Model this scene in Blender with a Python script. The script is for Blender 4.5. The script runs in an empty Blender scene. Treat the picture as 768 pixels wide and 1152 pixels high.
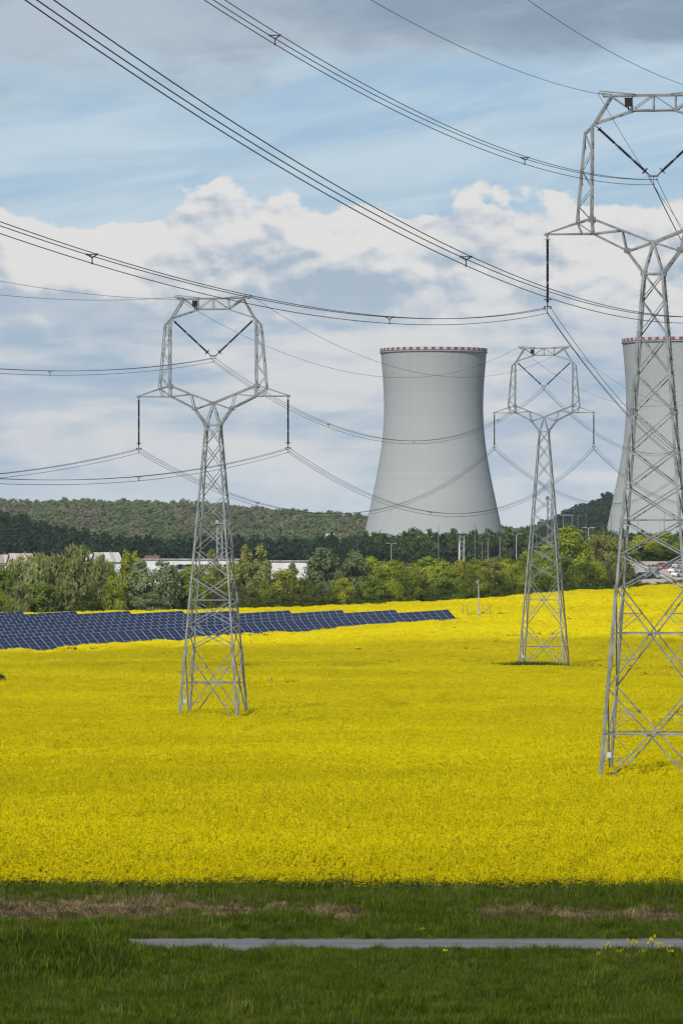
import bpy, math, random
import numpy as np
from mathutils import Vector, Matrix

SC = bpy.context.scene
COL = SC.collection
RNG = np.random.default_rng(7)
random.seed(7)
F = 6000.0            # focal length in photo pixels (768 x 1152)
CAMZ = 17.2
HOR = 642.0           # photo row of the level horizon

# ------------------------------------------------------------------ materials
class NT:
    """small helper round a node tree"""
    def __init__(s, tree):
        s.t = tree; s.n = tree.nodes; s.l = tree.links
    def new(s, kind, **kw):
        n = s.n.new(kind)
        for k, v in kw.items(): setattr(n, k, v)
        return n
    def put(s, sock, v):
        if isinstance(v, bpy.types.NodeSocket): s.l.new(v, sock)
        elif v is not None: sock.default_value = v
    def m(s, op, a, b=None, c=None, clamp=False):
        n = s.new('ShaderNodeMath', operation=op, use_clamp=clamp)
        s.put(n.inputs[0], a)
        if b is not None: s.put(n.inputs[1], b)
        if c is not None: s.put(n.inputs[2], c)
        return n.outputs[0]
    def smooth(s, x, lo, hi):
        n = s.new('ShaderNodeMapRange', interpolation_type='SMOOTHSTEP')
        s.put(n.inputs[0], x); s.put(n.inputs[1], lo); s.put(n.inputs[2], hi)
        return n.outputs[0]
    def xyz(s, x, y, z=0.0):
        n = s.new('ShaderNodeCombineXYZ')
        s.put(n.inputs[0], x); s.put(n.inputs[1], y); s.put(n.inputs[2], z)
        return n.outputs[0]
    def noise(s, vec, scale=1.0, detail=4.0, rough=0.55, dist=0.0):
        n = s.new('ShaderNodeTexNoise')
        if vec is not None: s.l.new(vec, n.inputs['Vector'])
        s.put(n.inputs['Scale'], scale); s.put(n.inputs['Detail'], detail)
        s.put(n.inputs['Roughness'], rough); s.put(n.inputs['Distortion'], dist)
        return n.outputs[0]
    def mix(s, fac, a, b):
        n = s.new('ShaderNodeMix', data_type='RGBA')
        s.put(n.inputs[0], fac)
        s.put(n.inputs[6], a if isinstance(a, bpy.types.NodeSocket) else (*a, 1))
        s.put(n.inputs[7], b if isinstance(b, bpy.types.NodeSocket) else (*b, 1))
        return n.outputs[2]
    def scale_col(s, c, f):
        n = s.new('ShaderNodeMix', data_type='RGBA', blend_type='MULTIPLY')
        n.inputs[0].default_value = 1.0
        s.put(n.inputs[6], c if isinstance(c, bpy.types.NodeSocket) else (*c, 1))
        g = s.new('ShaderNodeCombineColor')
        for i in range(3): s.put(g.inputs[i], f)
        s.l.new(g.outputs[0], n.inputs[7])
        return n.outputs[2]

def material(name):
    m = bpy.data.materials.new(name); m.use_nodes = True
    t = NT(m.node_tree)
    b = t.n['Principled BSDF']
    return m, t, b

def simple(name, c1, c2=None, scale=1.0, rough=0.7, metal=0.0, detail=5.0, spec=0.3, lo=.35, hi=.65, stretch=None, rand=0.0):
    m, t, b = material(name)
    b.inputs['Roughness'].default_value = rough
    b.inputs['Metallic'].default_value = metal
    b.inputs['Specular IOR Level'].default_value = spec
    if c2 is None: c2 = tuple(x * .8 for x in c1)
    tc = t.new('ShaderNodeTexCoord'); vec = tc.outputs['Object']
    if stretch:
        mp = t.new('ShaderNodeMapping'); mp.inputs['Scale'].default_value = stretch
        t.l.new(vec, mp.inputs['Vector']); vec = mp.outputs[0]
    n = t.noise(vec, scale, detail)
    col = t.mix(t.smooth(n, lo, hi), c1, c2)
    if rand:
        oi = t.new('ShaderNodeObjectInfo')
        f = t.m('MULTIPLY_ADD', oi.outputs['Random'], 2 * rand, 1 - rand)
        col = t.scale_col(col, f)
    t.l.new(col, b.inputs['Base Color'])
    return m

def leaf_mat(name, c1, c2, scale=.6, rand=.22, trans=.3):
    """diffuse leaf with some light passing through, patchy in clumps"""
    m = bpy.data.materials.new(name); m.use_nodes = True
    t = NT(m.node_tree); t.n.remove(t.n['Principled BSDF'])
    out = t.n['Material Output']
    tc = t.new('ShaderNodeTexCoord'); oi = t.new('ShaderNodeObjectInfo')
    n = t.noise(tc.outputs['Object'], scale, 3)
    col = t.mix(t.smooth(n, .35, .65), c1, c2)
    f = t.m('MULTIPLY_ADD', oi.outputs['Random'], 2 * rand, 1 - rand)
    col = t.scale_col(col, f)
    d = t.new('ShaderNodeBsdfDiffuse'); tr = t.new('ShaderNodeBsdfTranslucent'); mx = t.new('ShaderNodeMixShader')
    t.l.new(col, d.inputs[0]); t.l.new(col, tr.inputs[0]); mx.inputs[0].default_value = trans
    t.l.new(d.outputs[0], mx.inputs[1]); t.l.new(tr.outputs[0], mx.inputs[2]); t.l.new(mx.outputs[0], out.inputs[0])
    return m

def field_leaf_mat(name, c1, c2, scale, trans=.25, small=.12):
    """plant colour that wanders over the field: patches by where the plant stands, plus each plant's own shade"""
    m = bpy.data.materials.new(name); m.use_nodes = True
    t = NT(m.node_tree); t.n.remove(t.n['Principled BSDF'])
    out = t.n['Material Output']
    oi = t.new('ShaderNodeObjectInfo')
    n = t.noise(oi.outputs['Location'], scale, 4)
    col = t.mix(t.smooth(n, .36, .64), c1, c2)
    f = t.m('MULTIPLY_ADD', oi.outputs['Random'], 2 * small, 1 - small)
    col = t.scale_col(col, f)
    d = t.new('ShaderNodeBsdfDiffuse'); tr = t.new('ShaderNodeBsdfTranslucent'); mx = t.new('ShaderNodeMixShader')
    t.l.new(col, d.inputs[0]); t.l.new(col, tr.inputs[0]); mx.inputs[0].default_value = trans
    t.l.new(d.outputs[0], mx.inputs[1]); t.l.new(tr.outputs[0], mx.inputs[2]); t.l.new(mx.outputs[0], out.inputs[0])
    return m

# ------------------------------------------------------------------ mesh helpers
class MB:
    def __init__(s): s.v = []; s.f = []; s.mi = []
    def add(s, vs, fs, mi=0):
        o = len(s.v); s.v.extend([tuple(p) for p in vs])
        for f in fs: s.f.append(tuple(i + o for i in f)); s.mi.append(mi)
    def box(s, c, size, mi=0, rot=None):
        hx, hy, hz = (q / 2 for q in size)
        pts = [Vector((x, y, z)) for z in (-hz, hz) for x, y in ((-hx, -hy), (hx, -hy), (hx, hy), (-hx, hy))]
        if rot is not None: pts = [rot @ p for p in pts]
        c = Vector(c)
        s.add([p + c for p in pts], [(3, 2, 1, 0), (4, 5, 6, 7), (0, 1, 5, 4), (1, 2, 6, 5), (2, 3, 7, 6), (3, 0, 4, 7)], mi)
    def bar(s, p, q, w, mi=0, angle=True, roll=0.0):
        """steel member: an L section (angle) or a square bar"""
        p = Vector(p); q = Vector(q); d = q - p
        if d.length < 1e-5: return
        d.normalize()
        up = Vector((0, 0, 1)) if abs(d.z) < .95 else Vector((0, 1, 0))
        x = d.cross(up).normalized(); y = x.cross(d).normalized()
        if roll:
            c, sn = math.cos(roll), math.sin(roll); x, y = x * c + y * sn, y * c - x * sn
        t = w * .22
        if angle: prof = [(0, 0), (w, 0), (w, t), (t, t), (t, w), (0, w)]
        else: prof = [(0, 0), (w, 0), (w, w), (0, w)]
        prof = [(a - w / 2, b - w / 2) for a, b in prof]
        n = len(prof)
        vs = [p + x * a + y * b for a, b in prof] + [q + x * a + y * b for a, b in prof]
        fs = [(i, (i + 1) % n, n + (i + 1) % n, n + i) for i in range(n)]
        if angle: fs += [(3, 2, 1, 0), (5, 4, 3, 0), (n, n + 1, n + 2, n + 3), (n, n + 3, n + 4, n + 5)]
        else: fs += [(3, 2, 1, 0), (4, 5, 6, 7)]
        s.add(vs, fs, mi)
    def tube(s, pts, r, n=6, mi=0, cap=True):
        pts = [Vector(p) for p in pts]; rs = r if isinstance(r, (list, tuple)) else [r] * len(pts)
        vs = []
        for i, p in enumerate(pts):
            a = pts[max(0, i - 1)]; b = pts[min(len(pts) - 1, i + 1)]
            d = (b - a).normalized()
            up = Vector((0, 0, 1)) if abs(d.z) < .95 else Vector((0, 1, 0))
            x = d.cross(up).normalized(); y = x.cross(d).normalized()
            for k in range(n):
                t = 2 * math.pi * k / n
                vs.append(p + x * (math.cos(t) * rs[i]) + y * (math.sin(t) * rs[i]))
        fs = []
        for i in range(len(pts) - 1):
            for k in range(n):
                fs.append((i * n + k, i * n + (k + 1) % n, (i + 1) * n + (k + 1) % n, (i + 1) * n + k))
        if cap:
            fs.append(tuple(range(n - 1, -1, -1))); fs.append(tuple((len(pts) - 1) * n + k for k in range(n)))
        s.add(vs, fs, mi)
    def lathe(s, prof, n=24, axis_p=(0, 0, 0), axis_d=(0, 0, 1), mi=0):
        """prof: (radius, distance along the axis)"""
        d = Vector(axis_d).normalized(); o = Vector(axis_p)
        up = Vector((0, 0, 1)) if abs(d.z) < .95 else Vector((1, 0, 0))
        x = d.cross(up).normalized(); y = d.cross(x).normalized()
        vs = []
        for r, h in prof:
            for k in range(n):
                t = 2 * math.pi * k / n
                vs.append(o + d * h + x * (r * math.cos(t)) + y * (r * math.sin(t)))
        fs = []
        for i in range(len(prof) - 1):
            for k in range(n):
                fs.append((i * n + k, i * n + (k + 1) % n, (i + 1) * n + (k + 1) % n, (i + 1) * n + k))
        s.add(vs, fs, mi)
    def mesh(s, name, mats, smooth=False):
        me = bpy.data.meshes.new(name); me.from_pydata(s.v, [], s.f)
        for m in (mats if isinstance(mats, (list, tuple)) else [mats]): me.materials.append(m)
        me.polygons.foreach_set('material_index', s.mi)
        if smooth: me.polygons.foreach_set('use_smooth', [True] * len(s.f))
        me.update(); return me

def quads_mesh(name, V, mats, mi=None, k=4, smooth=False):
    """V: (n, k, 3) array of separate faces"""
    n = V.shape[0]; me = bpy.data.meshes.new(name)
    me.vertices.add(n * k); me.vertices.foreach_set('co', np.ascontiguousarray(V, np.float32).ravel())
    me.loops.add(n * k); me.loops.foreach_set('vertex_index', np.arange(n * k, dtype=np.int32))
    me.polygons.add(n); me.polygons.foreach_set('loop_start', np.arange(0, n * k, k, dtype=np.int32))
    for m in (mats if isinstance(mats, (list, tuple)) else [mats]): me.materials.append(m)
    if mi is not None: me.polygons.foreach_set('material_index', np.asarray(mi, np.int32))
    me.update(calc_edges=True); return me

def obj(name, me, parent=None, loc=None, rotz=0.0):
    o = bpy.data.objects.new(name, me); COL.objects.link(o)
    if loc is not None: o.location = loc
    if rotz: o.rotation_euler = (0, 0, rotz)
    if parent is not None: o.parent = parent
    return o

def tag(o, label=None, cat=None, group=None, kind=None):
    if label: o['label'] = label
    if cat: o['category'] = cat
    if group: o['group'] = group
    if kind: o['kind'] = kind
    return o

def thing(name, label, cat, loc=(0, 0, 0), rotz=0.0, group=None):
    o = bpy.data.objects.new(name, None); COL.objects.link(o)
    o.location = loc; o.rotation_euler = (0, 0, rotz); o.empty_display_size = .5
    return tag(o, label, cat, group)

def dup(root, loc, rotz=0.0, label=None, group=None, scale=None):
    r = root.copy(); COL.objects.link(r); r.location = loc; r.rotation_euler = (0, 0, rotz)
    if scale is not None: r.scale = scale
    if label: r['label'] = label
    if group: r['group'] = group
    for ch in list(root.children):
        c = ch.copy(); COL.objects.link(c); c.parent = r
        for g in ch.children:
            d = g.copy(); COL.objects.link(d); d.parent = c
    return r

# ------------------------------------------------------------------ terrain
_D = np.array([-80, 0, 60, 120, 180, 231, 251.5, 256.5, 262, 270, 275, 286, 320, 900, 960, 1008, 1120, 1150, 1240, 1262, 1345, 1420, 1600, 2200, 6000.])
_Zr = np.array([15.4, 15.2, 11.2, 6.2, 1.0, -2.5, -.80, -.48, -.05, .42, .55, .35, 0, 0, .2, .95, 5.8, 7.2, 12.0, 14.0, 19.6, 20.3, 20.6, 20.5, 21])
_Zl = np.array([15.4, 15.2, 11.2, 6.2, 1.0, -2.5, -.80, -.48, -.05, .42, .55, .35, 0, 0, .2, .95, 5.8, 7.2, 11.0, 11.5, 12.0, 12.5, 13.0, 14.0, 21])
def zt(x, d):
    x = np.asarray(x, float); d = np.asarray(d, float)
    a = x / np.maximum(np.abs(d), 200.)
    w = np.clip((a + .025) / .06, 0, 1); w = w * w * (3 - 2 * w)
    if True:
        r = sum(np.interp(d + o, _D, _Zr) for o in (-5, 0, 5)) / 3
        l = sum(np.interp(d + o, _D, _Zl) for o in (-9, 0, 9)) / 3
        rr = np.interp(d, _D, _Zr)
        near = d < 400
        r = np.where(near, rr, r); l = np.where(near, rr, l)
    swell = .75 * np.clip((-8.5 - x) / 4., 0, 1) * np.exp(-((d - 247.5) / 2.6) ** 2)     # hump in the meadow that hides the lane at left
    return l * (1 - w) + r * w + swell
def xat(px, d): return (px - 384.) / F * d
def zat(y, d): return CAMZ + (HOR - y) / F * d
def d_at(px, y, lift=0., lo=560., hi=1600.):
    """depth at which the terrain (plus lift) appears on photo row y"""
    ds = np.linspace(lo, hi, 1500)
    yy = HOR - F * (zt(xat(px, ds), ds) + lift - CAMZ) / ds
    i = np.argmax(yy <= y)
    return float(ds[i]) if (yy <= y).any() else hi

xs = np.concatenate([[-900, -600, -400, -250], np.arange(-180, -44, 12), np.arange(-44, 45, 4), np.arange(48, 181, 12), [250, 400, 600, 900]])
ds = np.unique(np.concatenate([np.arange(-80, 231, 20), np.arange(226, 280, 2), [251.5, 256.5], np.arange(280, 900, 30), np.arange(900, 1460, 10), [1500, 1600, 1800, 2200, 2600, 3200, 4000, 5000]]))
XX, DD = np.meshgrid(xs, ds)
ZZ = zt(XX, DD)
mb = MB(); nx = len(xs)
mb.v = [tuple(p) for p in np.stack([XX, DD, ZZ], -1).reshape(-1, 3)]
for i in range(len(ds) - 1):
    for j in range(nx - 1):
        a = i * nx + j; mb.f.append((a, a + 1, a + nx + 1, a + nx)); mb.mi.append(0)
m_ground, t, b = material('grassy_soil')
tc = t.new('ShaderNodeTexCoord')
n1 = t.noise(tc.outputs['Object'], .25, 6); n2 = t.noise(tc.outputs['Object'], 2.5, 5)
c = t.mix(t.smooth(n1, .4, .62), (.030, .045, .012), (.050, .055, .02))
c = t.mix(t.smooth(n2, .5, .7), c, (.06, .05, .028))
t.l.new(c, b.inputs['Base Color']); b.inputs['Roughness'].default_value = 1; b.inputs['Specular IOR Level'].default_value = 0
g = obj('ground', mb.mesh('ground', m_ground, True)); tag(g, 'gently rising grassy ground under the meadow and the field', kind='structure')

# road across the foreground
m_road, t, b = material('worn_asphalt')
tc = t.new('ShaderNodeTexCoord')
mp = t.new('ShaderNodeMapping'); mp.inputs['Scale'].default_value = (.06, 1.6, 1); t.l.new(tc.outputs['Object'], mp.inputs[0])
n1 = t.noise(mp.outputs[0], 1, 5); n2 = t.noise(tc.outputs['Object'], 6, 4)
c = t.mix(t.smooth(n1, .35, .7), (.185, .183, .185), (.125, .125, .13))
sp = t.new('ShaderNodeSeparateXYZ'); t.l.new(tc.outputs['Object'], sp.inputs[0])
wear = t.m('ABSOLUTE', t.m('SINE', t.m('MULTIPLY', t.m('SUBTRACT', sp.outputs[1], 254.), 1.5)))
edge = t.smooth(t.m('ADD', t.m('ABSOLUTE', t.m('SUBTRACT', sp.outputs[1], 254.)), t.m('MULTIPLY', t.m('SUBTRACT', n1, .5), 1.6)), 1.5, 2.1)
c = t.mix(t.m('MULTIPLY', t.smooth(wear, .6, 1.), .4), c, (.205, .20, .195)); c = t.mix(t.m('MULTIPLY', edge, .6), c, (.12, .105, .08))
c = t.mix(t.m('MULTIPLY', t.smooth(n2, .5, .8), .4), c, (.23, .225, .22))
t.l.new(c, b.inputs['Base Color']); b.inputs['Roughness'].default_value = .9
mb = MB()
rx = np.arange(-120, 121, 3.0)
for x in rx:
    n0 = .12 * math.sin(x * .23) + .08 * math.sin(x * .71 + 1); n1_ = .12 * math.sin(x * .31 + 2) + .07 * math.sin(x * .9)
    for d, h in ((251.7 + n0, -.10), (251.75 + n0, .05), (254, .075), (256.2 + n1_, .05), (256.25 + n1_, -.10)):
        mb.v.append((x, d, float(zt(x, d)) + h))
for i in range(len(rx) - 1):
    for j in range(4):
        a = i * 5 + j; mb.f.append((a, a + 5, a + 6, a + 1)); mb.mi.append(0)
for v in range(len(mb.f)): mb.f[v] = mb.f[v][::-1]
tag(obj('road', mb.mesh('road', m_road)), 'narrow grey asphalt lane crossing the meadow below the field', kind='structure')

# ------------------------------------------------------------------ instancing for uncountable plants
def protos(name, meshes):
    c = bpy.data.collections.new(name)
    for i, me in enumerate(meshes):
        o = bpy.data.objects.new(f'{name}_{i:02d}', me); c.objects.link(o)
    return c

def scatter(name, P, rotz, tilt, scl, idx, coll, label):
    n = len(P); me = bpy.data.meshes.new(name)
    me.vertices.add(n); me.vertices.foreach_set('co', np.ascontiguousarray(P, np.float32).ravel())
    rot = np.zeros((n, 3), np.float32); rot[:, 0] = tilt; rot[:, 2] = rotz
    s = np.asarray(scl, np.float32)
    if s.ndim == 1: s = np.stack([s] * 3, 1)
    me.attributes.new('rot', 'FLOAT_VECTOR', 'POINT').data.foreach_set('vector', rot.ravel())
    me.attributes.new('scl', 'FLOAT_VECTOR', 'POINT').data.foreach_set('vector', np.ascontiguousarray(s).ravel())
    me.attributes.new('idx', 'INT', 'POINT').data.foreach_set('value', np.asarray(idx, np.int32))
    o = obj(name, me); tag(o, label, kind='stuff')
    ng = bpy.data.node_groups.new(name + '_spread', 'GeometryNodeTree')
    ng.interface.new_socket('Geometry', in_out='INPUT', socket_type='NodeSocketGeometry')
    ng.interface.new_socket('Geometry', in_out='OUTPUT', socket_type='NodeSocketGeometry')
    N = ng.nodes; L = ng.links
    gi = N.new('NodeGroupInput'); go = N.new('NodeGroupOutput')
    ci = N.new('GeometryNodeCollectionInfo'); ci.inputs['Collection'].default_value = coll
    ci.inputs['Separate Children'].default_value = True; ci.inputs['Reset Children'].default_value = True
    ip = N.new('GeometryNodeInstanceOnPoints'); ip.inputs['Pick Instance'].default_value = True
    def attr(nm, ty):
        a = N.new('GeometryNodeInputNamedAttribute'); a.data_type = ty; a.inputs['Name'].default_value = nm
        return a.outputs['Attribute']
    mp_ = N.new('GeometryNodeMeshToPoints'); L.new(gi.outputs[0], mp_.inputs['Mesh'])
    L.new(mp_.outputs[0], ip.inputs['Points']); L.new(ci.outputs[0], ip.inputs['Instance'])
    L.new(attr('idx', 'INT'), ip.inputs['Instance Index'])
    er = N.new('FunctionNodeEulerToRotation'); L.new(attr('rot', 'FLOAT_VECTOR'), er.inputs[0]); L.new(er.outputs[0], ip.inputs['Rotation'])
    L.new(attr('scl', 'FLOAT_VECTOR'), ip.inputs['Scale'])
    L.new(ip.outputs[0], go.inputs[0])
    md = o.modifiers.new('spread', 'NODES'); md.node_group = ng
    return o

def vnoise(x, y, seed=0):
    """smooth value noise, 0..1"""
    r = np.random.default_rng(seed).random((64, 64))
    xi = np.floor(x).astype(int); yi = np.floor(y).astype(int); fx = x - xi; fy = y - yi
    fx = fx * fx * (3 - 2 * fx); fy = fy * fy * (3 - 2 * fy)
    a = r[xi % 64, yi % 64]; b = r[(xi + 1) % 64, yi % 64]; c = r[xi % 64, (yi + 1) % 64]; d = r[(xi + 1) % 64, (yi + 1) % 64]
    return (a * (1 - fx) + b * fx) * (1 - fy) + (c * (1 - fx) + d * fx) * fy

# ---- solar field outline (rows run up to the right, ends in a line)
RD = np.array([.62, .78]); RN = np.array([.78, -.62])     # along the rows; the way the panels face
R0 = np.array([24.3, 1120.])                              # right end of the front row, lower edge
NROW = 9
def in_solar(x, d):
    px = x - R0[0]; py = d - R0[1]
    f = px * RN[0] + py * RN[1]
    return (f < .6) & (x < R0[0] + .8 - (f * -1) * .0) & (px < 1.2 + np.minimum(0, 0)) & (d < R0[1] + 7)
def tree_edge(px):
    """photo row where the far edge of the field meets the trees"""
    return np.interp(px, [-100, 0, 150, 300, 420, 540, 620, 690, 768, 900], [692, 691, 689, 685.5, 680.5, 674, 667.5, 663, 657, 650])
_ep = np.arange(-100, 901, 25); _ed = np.array([d_at(p, float(tree_edge(p)), 1.0) for p in _ep])
def edge_d(px): return np.interp(px, _ep, _ed)

# ------------------------------------------------------------------ rapeseed
m_petal = field_leaf_mat('rape_petal', (.79, .68, .004), (.89, .775, .006), .02, .35, .12)
m_rstem = field_leaf_mat('rape_stem', (.085, .12, .02), (.11, .14, .025), .05, .2, .15)
def rape_proto(seed, nr=6, spread=.34, petals=30, leaves=30, psz=.030, big=1.0, var=.13):
    r = np.random.default_rng(seed); V = []; MI = []
    def quad(c, n, s, mi, asp=1.0):
        n = n / np.linalg.norm(n); u = np.cross(n, r.normal(size=3)); u /= np.linalg.norm(u); w = np.cross(n, u)
        V.append(np.array([c - u * s - w * s * asp, c + u * s - w * s * asp, c + u * s + w * s * asp, c - u * s + w * s * asp])); MI.append(mi)
    for k in range(nr):
        a = r.uniform(0, 6.28); q = spread * math.sqrt(r.random())
        base = np.array([q * .3 * math.cos(a), q * .3 * math.sin(a), .0]); top = np.array([q * math.cos(a), q * math.sin(a), 1.28 + r.normal() * var])
        side = np.array([.012, 0, 0]) * big
        for s_ in (side, side[[1, 0, 2]]):
            V.append(np.array([base - s_, base + s_, top + s_ * .6, top - s_ * .6])); MI.append(1)
        hh = r.uniform(.14, .26)
        for j in range(petals):
            t = r.random(); rad = (.075 * (1 - t) ** .7 + .02) * big
            an = r.uniform(0, 6.28); n = np.array([math.cos(an), math.sin(an), .7 + r.normal() * .4])
            quad(top + np.array([rad * math.cos(an), rad * math.sin(an), -hh + t * hh * 1.1]), n, psz * r.uniform(.7, 1.2) * big, 0)
    for k in range(leaves):
        a = r.uniform(0, 6.28); q = spread * r.random()
        quad(np.array([q * math.cos(a), q * math.sin(a), r.uniform(.15, .95)]), np.array([math.cos(a), math.sin(a), .6]), r.uniform(.04, .09) * big, 1, .6)
    return quads_mesh('rape_plant', np.array(V), [m_petal, m_rstem], MI)
pr_near = protos('rape_plants_close', [rape_proto(i) for i in range(6)])
pr_far = protos('rape_plants_off', [rape_proto(20 + i, 10, .62, 20, 10, .045, 1.3, .05) for i in range(5)])
def band(d0, d1, dens, margin=1.12):
    w = 384 / F; m_ = 12.
    n = int(dens * (w * (d1 ** 2 - d0 ** 2) + 2 * m_ * (d1 - d0)))
    d = RNG.uniform(d0, d1, int(n * 1.5)); hw_ = d * w + m_
    k = RNG.random(len(d)) < hw_ / (d1 * w + m_)
    d = d[k][:n]; x = RNG.uniform(-1, 1, len(d)) * (d * w + m_)
    return x, d
xa, da = band(273.2, 420, 7.5); xb, db = band(420, 720, 4.2); xc, dc = band(720, 1290, 1.5)
def crop_h(x, d):
    """standing height of the crop: waves, thin patches, drill lines"""
    h = 1 + .11 * (vnoise(x / 2.3, d / 5., 1) - .5) * 2 + .13 * (vnoise(x / 11., d / 22., 2) - .5) * 2
    thin = np.clip((vnoise(x / 8. + 7, d / 22., 3) - .66) / .12, 0, 1)
    h -= .36 * thin; h *= 1 - .34 * np.clip((300 - d) / 22, 0, 1)
    for (fx, fd) in ((24.9, 421.), (-14.4, 596.)): h = h * (1 - .04 * np.exp(-(((x - fx) / 5.5) ** 4 + ((d - fd) / 3.0) ** 4)))
    tram = np.exp(-((np.abs((d - .55 * x) - 352) - .9) / .45) ** 2) * (x < 2)
    return h - .30 * tram * (d < 400)
def crop_keep(x, d):
    px = 384 + F * x / d
    k = (d < edge_d(px)) & (RNG.random(len(x)) < .34 + .66 * np.clip((d - 275) / 26, 0, 1)) & ~in_solar(x, d) & (((x - 32.5) / 5.6) ** 2 + ((d - 905) / 3.2) ** 2 > 1)
    edge = 274.6 + 1.1 * (vnoise(x / 1.7, x * 0, 5) - .5) + .6 * (vnoise(x / .6, x * 0, 6) - .5) - np.clip(x / 22, 0, 1) * 1.2
    return k & (d > edge)
X = np.concatenate([xa, xb, xc]); Dp = np.concatenate([da, db, dc])
k = crop_keep(X, Dp); nearm = (Dp < 420)[k]; X = X[k]; Dp = Dp[k]
hh = crop_h(X, Dp) * (1 + RNG.normal(0, 1, len(X)) * np.where(Dp < 420, .055, .022))
P = np.stack([X, Dp, zt(X, Dp)], 1)
S = np.stack([np.ones(len(X)), np.ones(len(X)), hh], 1)
for nm_i, msk, nm, co, kk, lb in ((1, nearm, 'rapeseed_crop', pr_near, 6, 'dense yellow flowering rapeseed along the near edge of the field'),
                            (0, ~nearm, 'rapeseed_crop', pr_far, 5, 'yellow flowering rapeseed stretching away to the trees')):
    n = int(msk.sum())
    scatter(nm, P[msk], RNG.uniform(0, 6.28, n), RNG.normal(0, .10 if nm_i else .045, n), S[msk], RNG.integers(0, kk, n), co, lb)
pr_edge = protos('rape_edge_plants', [rape_proto(70 + i, 6, .34, 3, 60, .026) for i in range(4)])
n = 1500; xe = RNG.uniform(-30, 30, n); de = 274.3 + 1.1 * (vnoise(xe / 1.7, xe * 0, 5) - .5) + .6 * (vnoise(xe / .6, xe * 0, 6) - .5) - np.clip(xe / 22, 0, 1) * 1.2 + RNG.uniform(-.2, 1.6, n)
se = RNG.uniform(.42, .66, n)
scatter('rapeseed_stems', np.stack([xe, de, zt(xe, de)], 1), RNG.uniform(0, 6.28, n), RNG.normal(0, .12, n), np.stack([np.ones(n), np.ones(n), se], 1), RNG.integers(0, 4, n), pr_edge, 'dark green stems and leaves along the near edge of the rapeseed')
# leafy layer under the blossom
m_under, t, b = material('rape_leaf_layer')
tc = t.new('ShaderNodeTexCoord')
mp = t.new('ShaderNodeMapping'); mp.inputs['Scale'].default_value = (1, .5, 1); t.l.new(tc.outputs['Object'], mp.inputs[0])
n1 = t.noise(mp.outputs[0], 1.2, 6, .65)
c = t.mix(t.smooth(n1, .38, .6), (.13, .15, .014), (.60, .51, .006))
t.l.new(c, b.inputs['Base Color']); b.inputs['Roughness'].default_value = 1; b.inputs['Specular IOR Level'].default_value = 0
mb = MB(); ids = {}
gd = np.unique(np.concatenate([np.arange(286, 420, 2.5), np.arange(420, 1290, 6)])); gx = np.arange(-120, 121, 2.5)
GX, GD = np.meshgrid(gx, gd)
ok = (np.abs(GX) < GD * .064 + 11) & (GD < edge_d(384 + F * GX / GD) - 1) & ~in_solar(GX + .5, GD)
GZ = zt(GX, GD) + .86 * crop_h(GX, GD)
for i in range(len(gd)):
    for j in range(len(gx)):
        if ok[i, j]: ids[i, j] = len(mb.v); mb.v.append((GX[i, j], GD[i, j], GZ[i, j]))
for (i, j) in list(ids):
    q = [(i, j), (i, j + 1), (i + 1, j + 1), (i + 1, j)]
    if all(p in ids for p in q): mb.f.append(tuple(ids[p] for p in q)); mb.mi.append(0)
tag(obj('rapeseed_leaves', mb.mesh('rapeseed_leaves', m_under, True)), 'leafy layer of the rapeseed under the blossom', kind='stuff')

# ------------------------------------------------------------------ meadow grass
m_gr = field_leaf_mat('meadow_grass_blade', (.095, .150, .007), (.150, .205, .014), .22, .35, .25)
m_gr2 = field_leaf_mat('dark_grass_blade', (.064, .118, .007), (.104, .158, .010), .3, .3, .25)
m_gr3 = field_leaf_mat('pale_grass_blade', (.21, .23, .05), (.13, .165, .018), .35, .35, .3)
m_dry3 = field_leaf_mat('brown_litter', (.15, .105, .06), (.09, .07, .035), .6, .2, .3)
m_dry2 = field_leaf_mat('straw_stalk', (.34, .31, .14), (.22, .24, .07), .5, .3, .25)
m_dry = field_leaf_mat('dry_grass_blade', (.47, .35, .18), (.24, .18, .095), .5, .3, .25)
def tuft(seed, n, h, spread, w, lean, mat, flat=0.):
    r = np.random.default_rng(seed); V = []
    for k in range(n):
        a = r.uniform(0, 6.28); q = spread * math.sqrt(r.random())
        b0 = np.array([q * math.cos(a), q * math.sin(a), 0]); la = r.uniform(0, 6.28); L = h * r.uniform(.55, 1.15)
        ln = lean * r.uniform(.3, 1.2); mid = b0 + np.array([math.cos(la) * ln * .3, math.sin(la) * ln * .3, .6 - flat * .45]) * L
        tip = b0 + np.array([math.cos(la) * ln, math.sin(la) * ln, 1.0 - flat * .8]) * L
        s = np.array([-math.sin(la), math.cos(la), 0]) * w
        V.append(np.array([b0 - s, b0 + s, mid + s * .8, mid - s * .8])); V.append(np.array([mid - s * .8, mid + s * .8, tip + s * .12, tip - s * .12]))
    return quads_mesh('grass_tuft', np.array(V), mat)
pr_g = protos('grass_tufts', [tuft(i, 26, .33, .22, .011, .5, (m_gr, m_gr2, m_gr3)[i % 3]) for i in range(6)])
pr_dry = protos('dry_tufts', [tuft(40 + i, 20, .40, .26, .014, .9, (m_dry, m_dry3, m_dry)[i], (.2, .5, .7)[i]) for i in range(3)])
n = 98000
d = RNG.uniform(226, 276, n); x = RNG.uniform(-1, 1, n) * (d * .064 + 13)
on_road = (d > 251.85 + .5 * (vnoise(x / .8, x * 0, 21) - .45)) & (d < 256.05 + .5 * (vnoise(x / .7, x * 0, 22) - .6))
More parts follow.
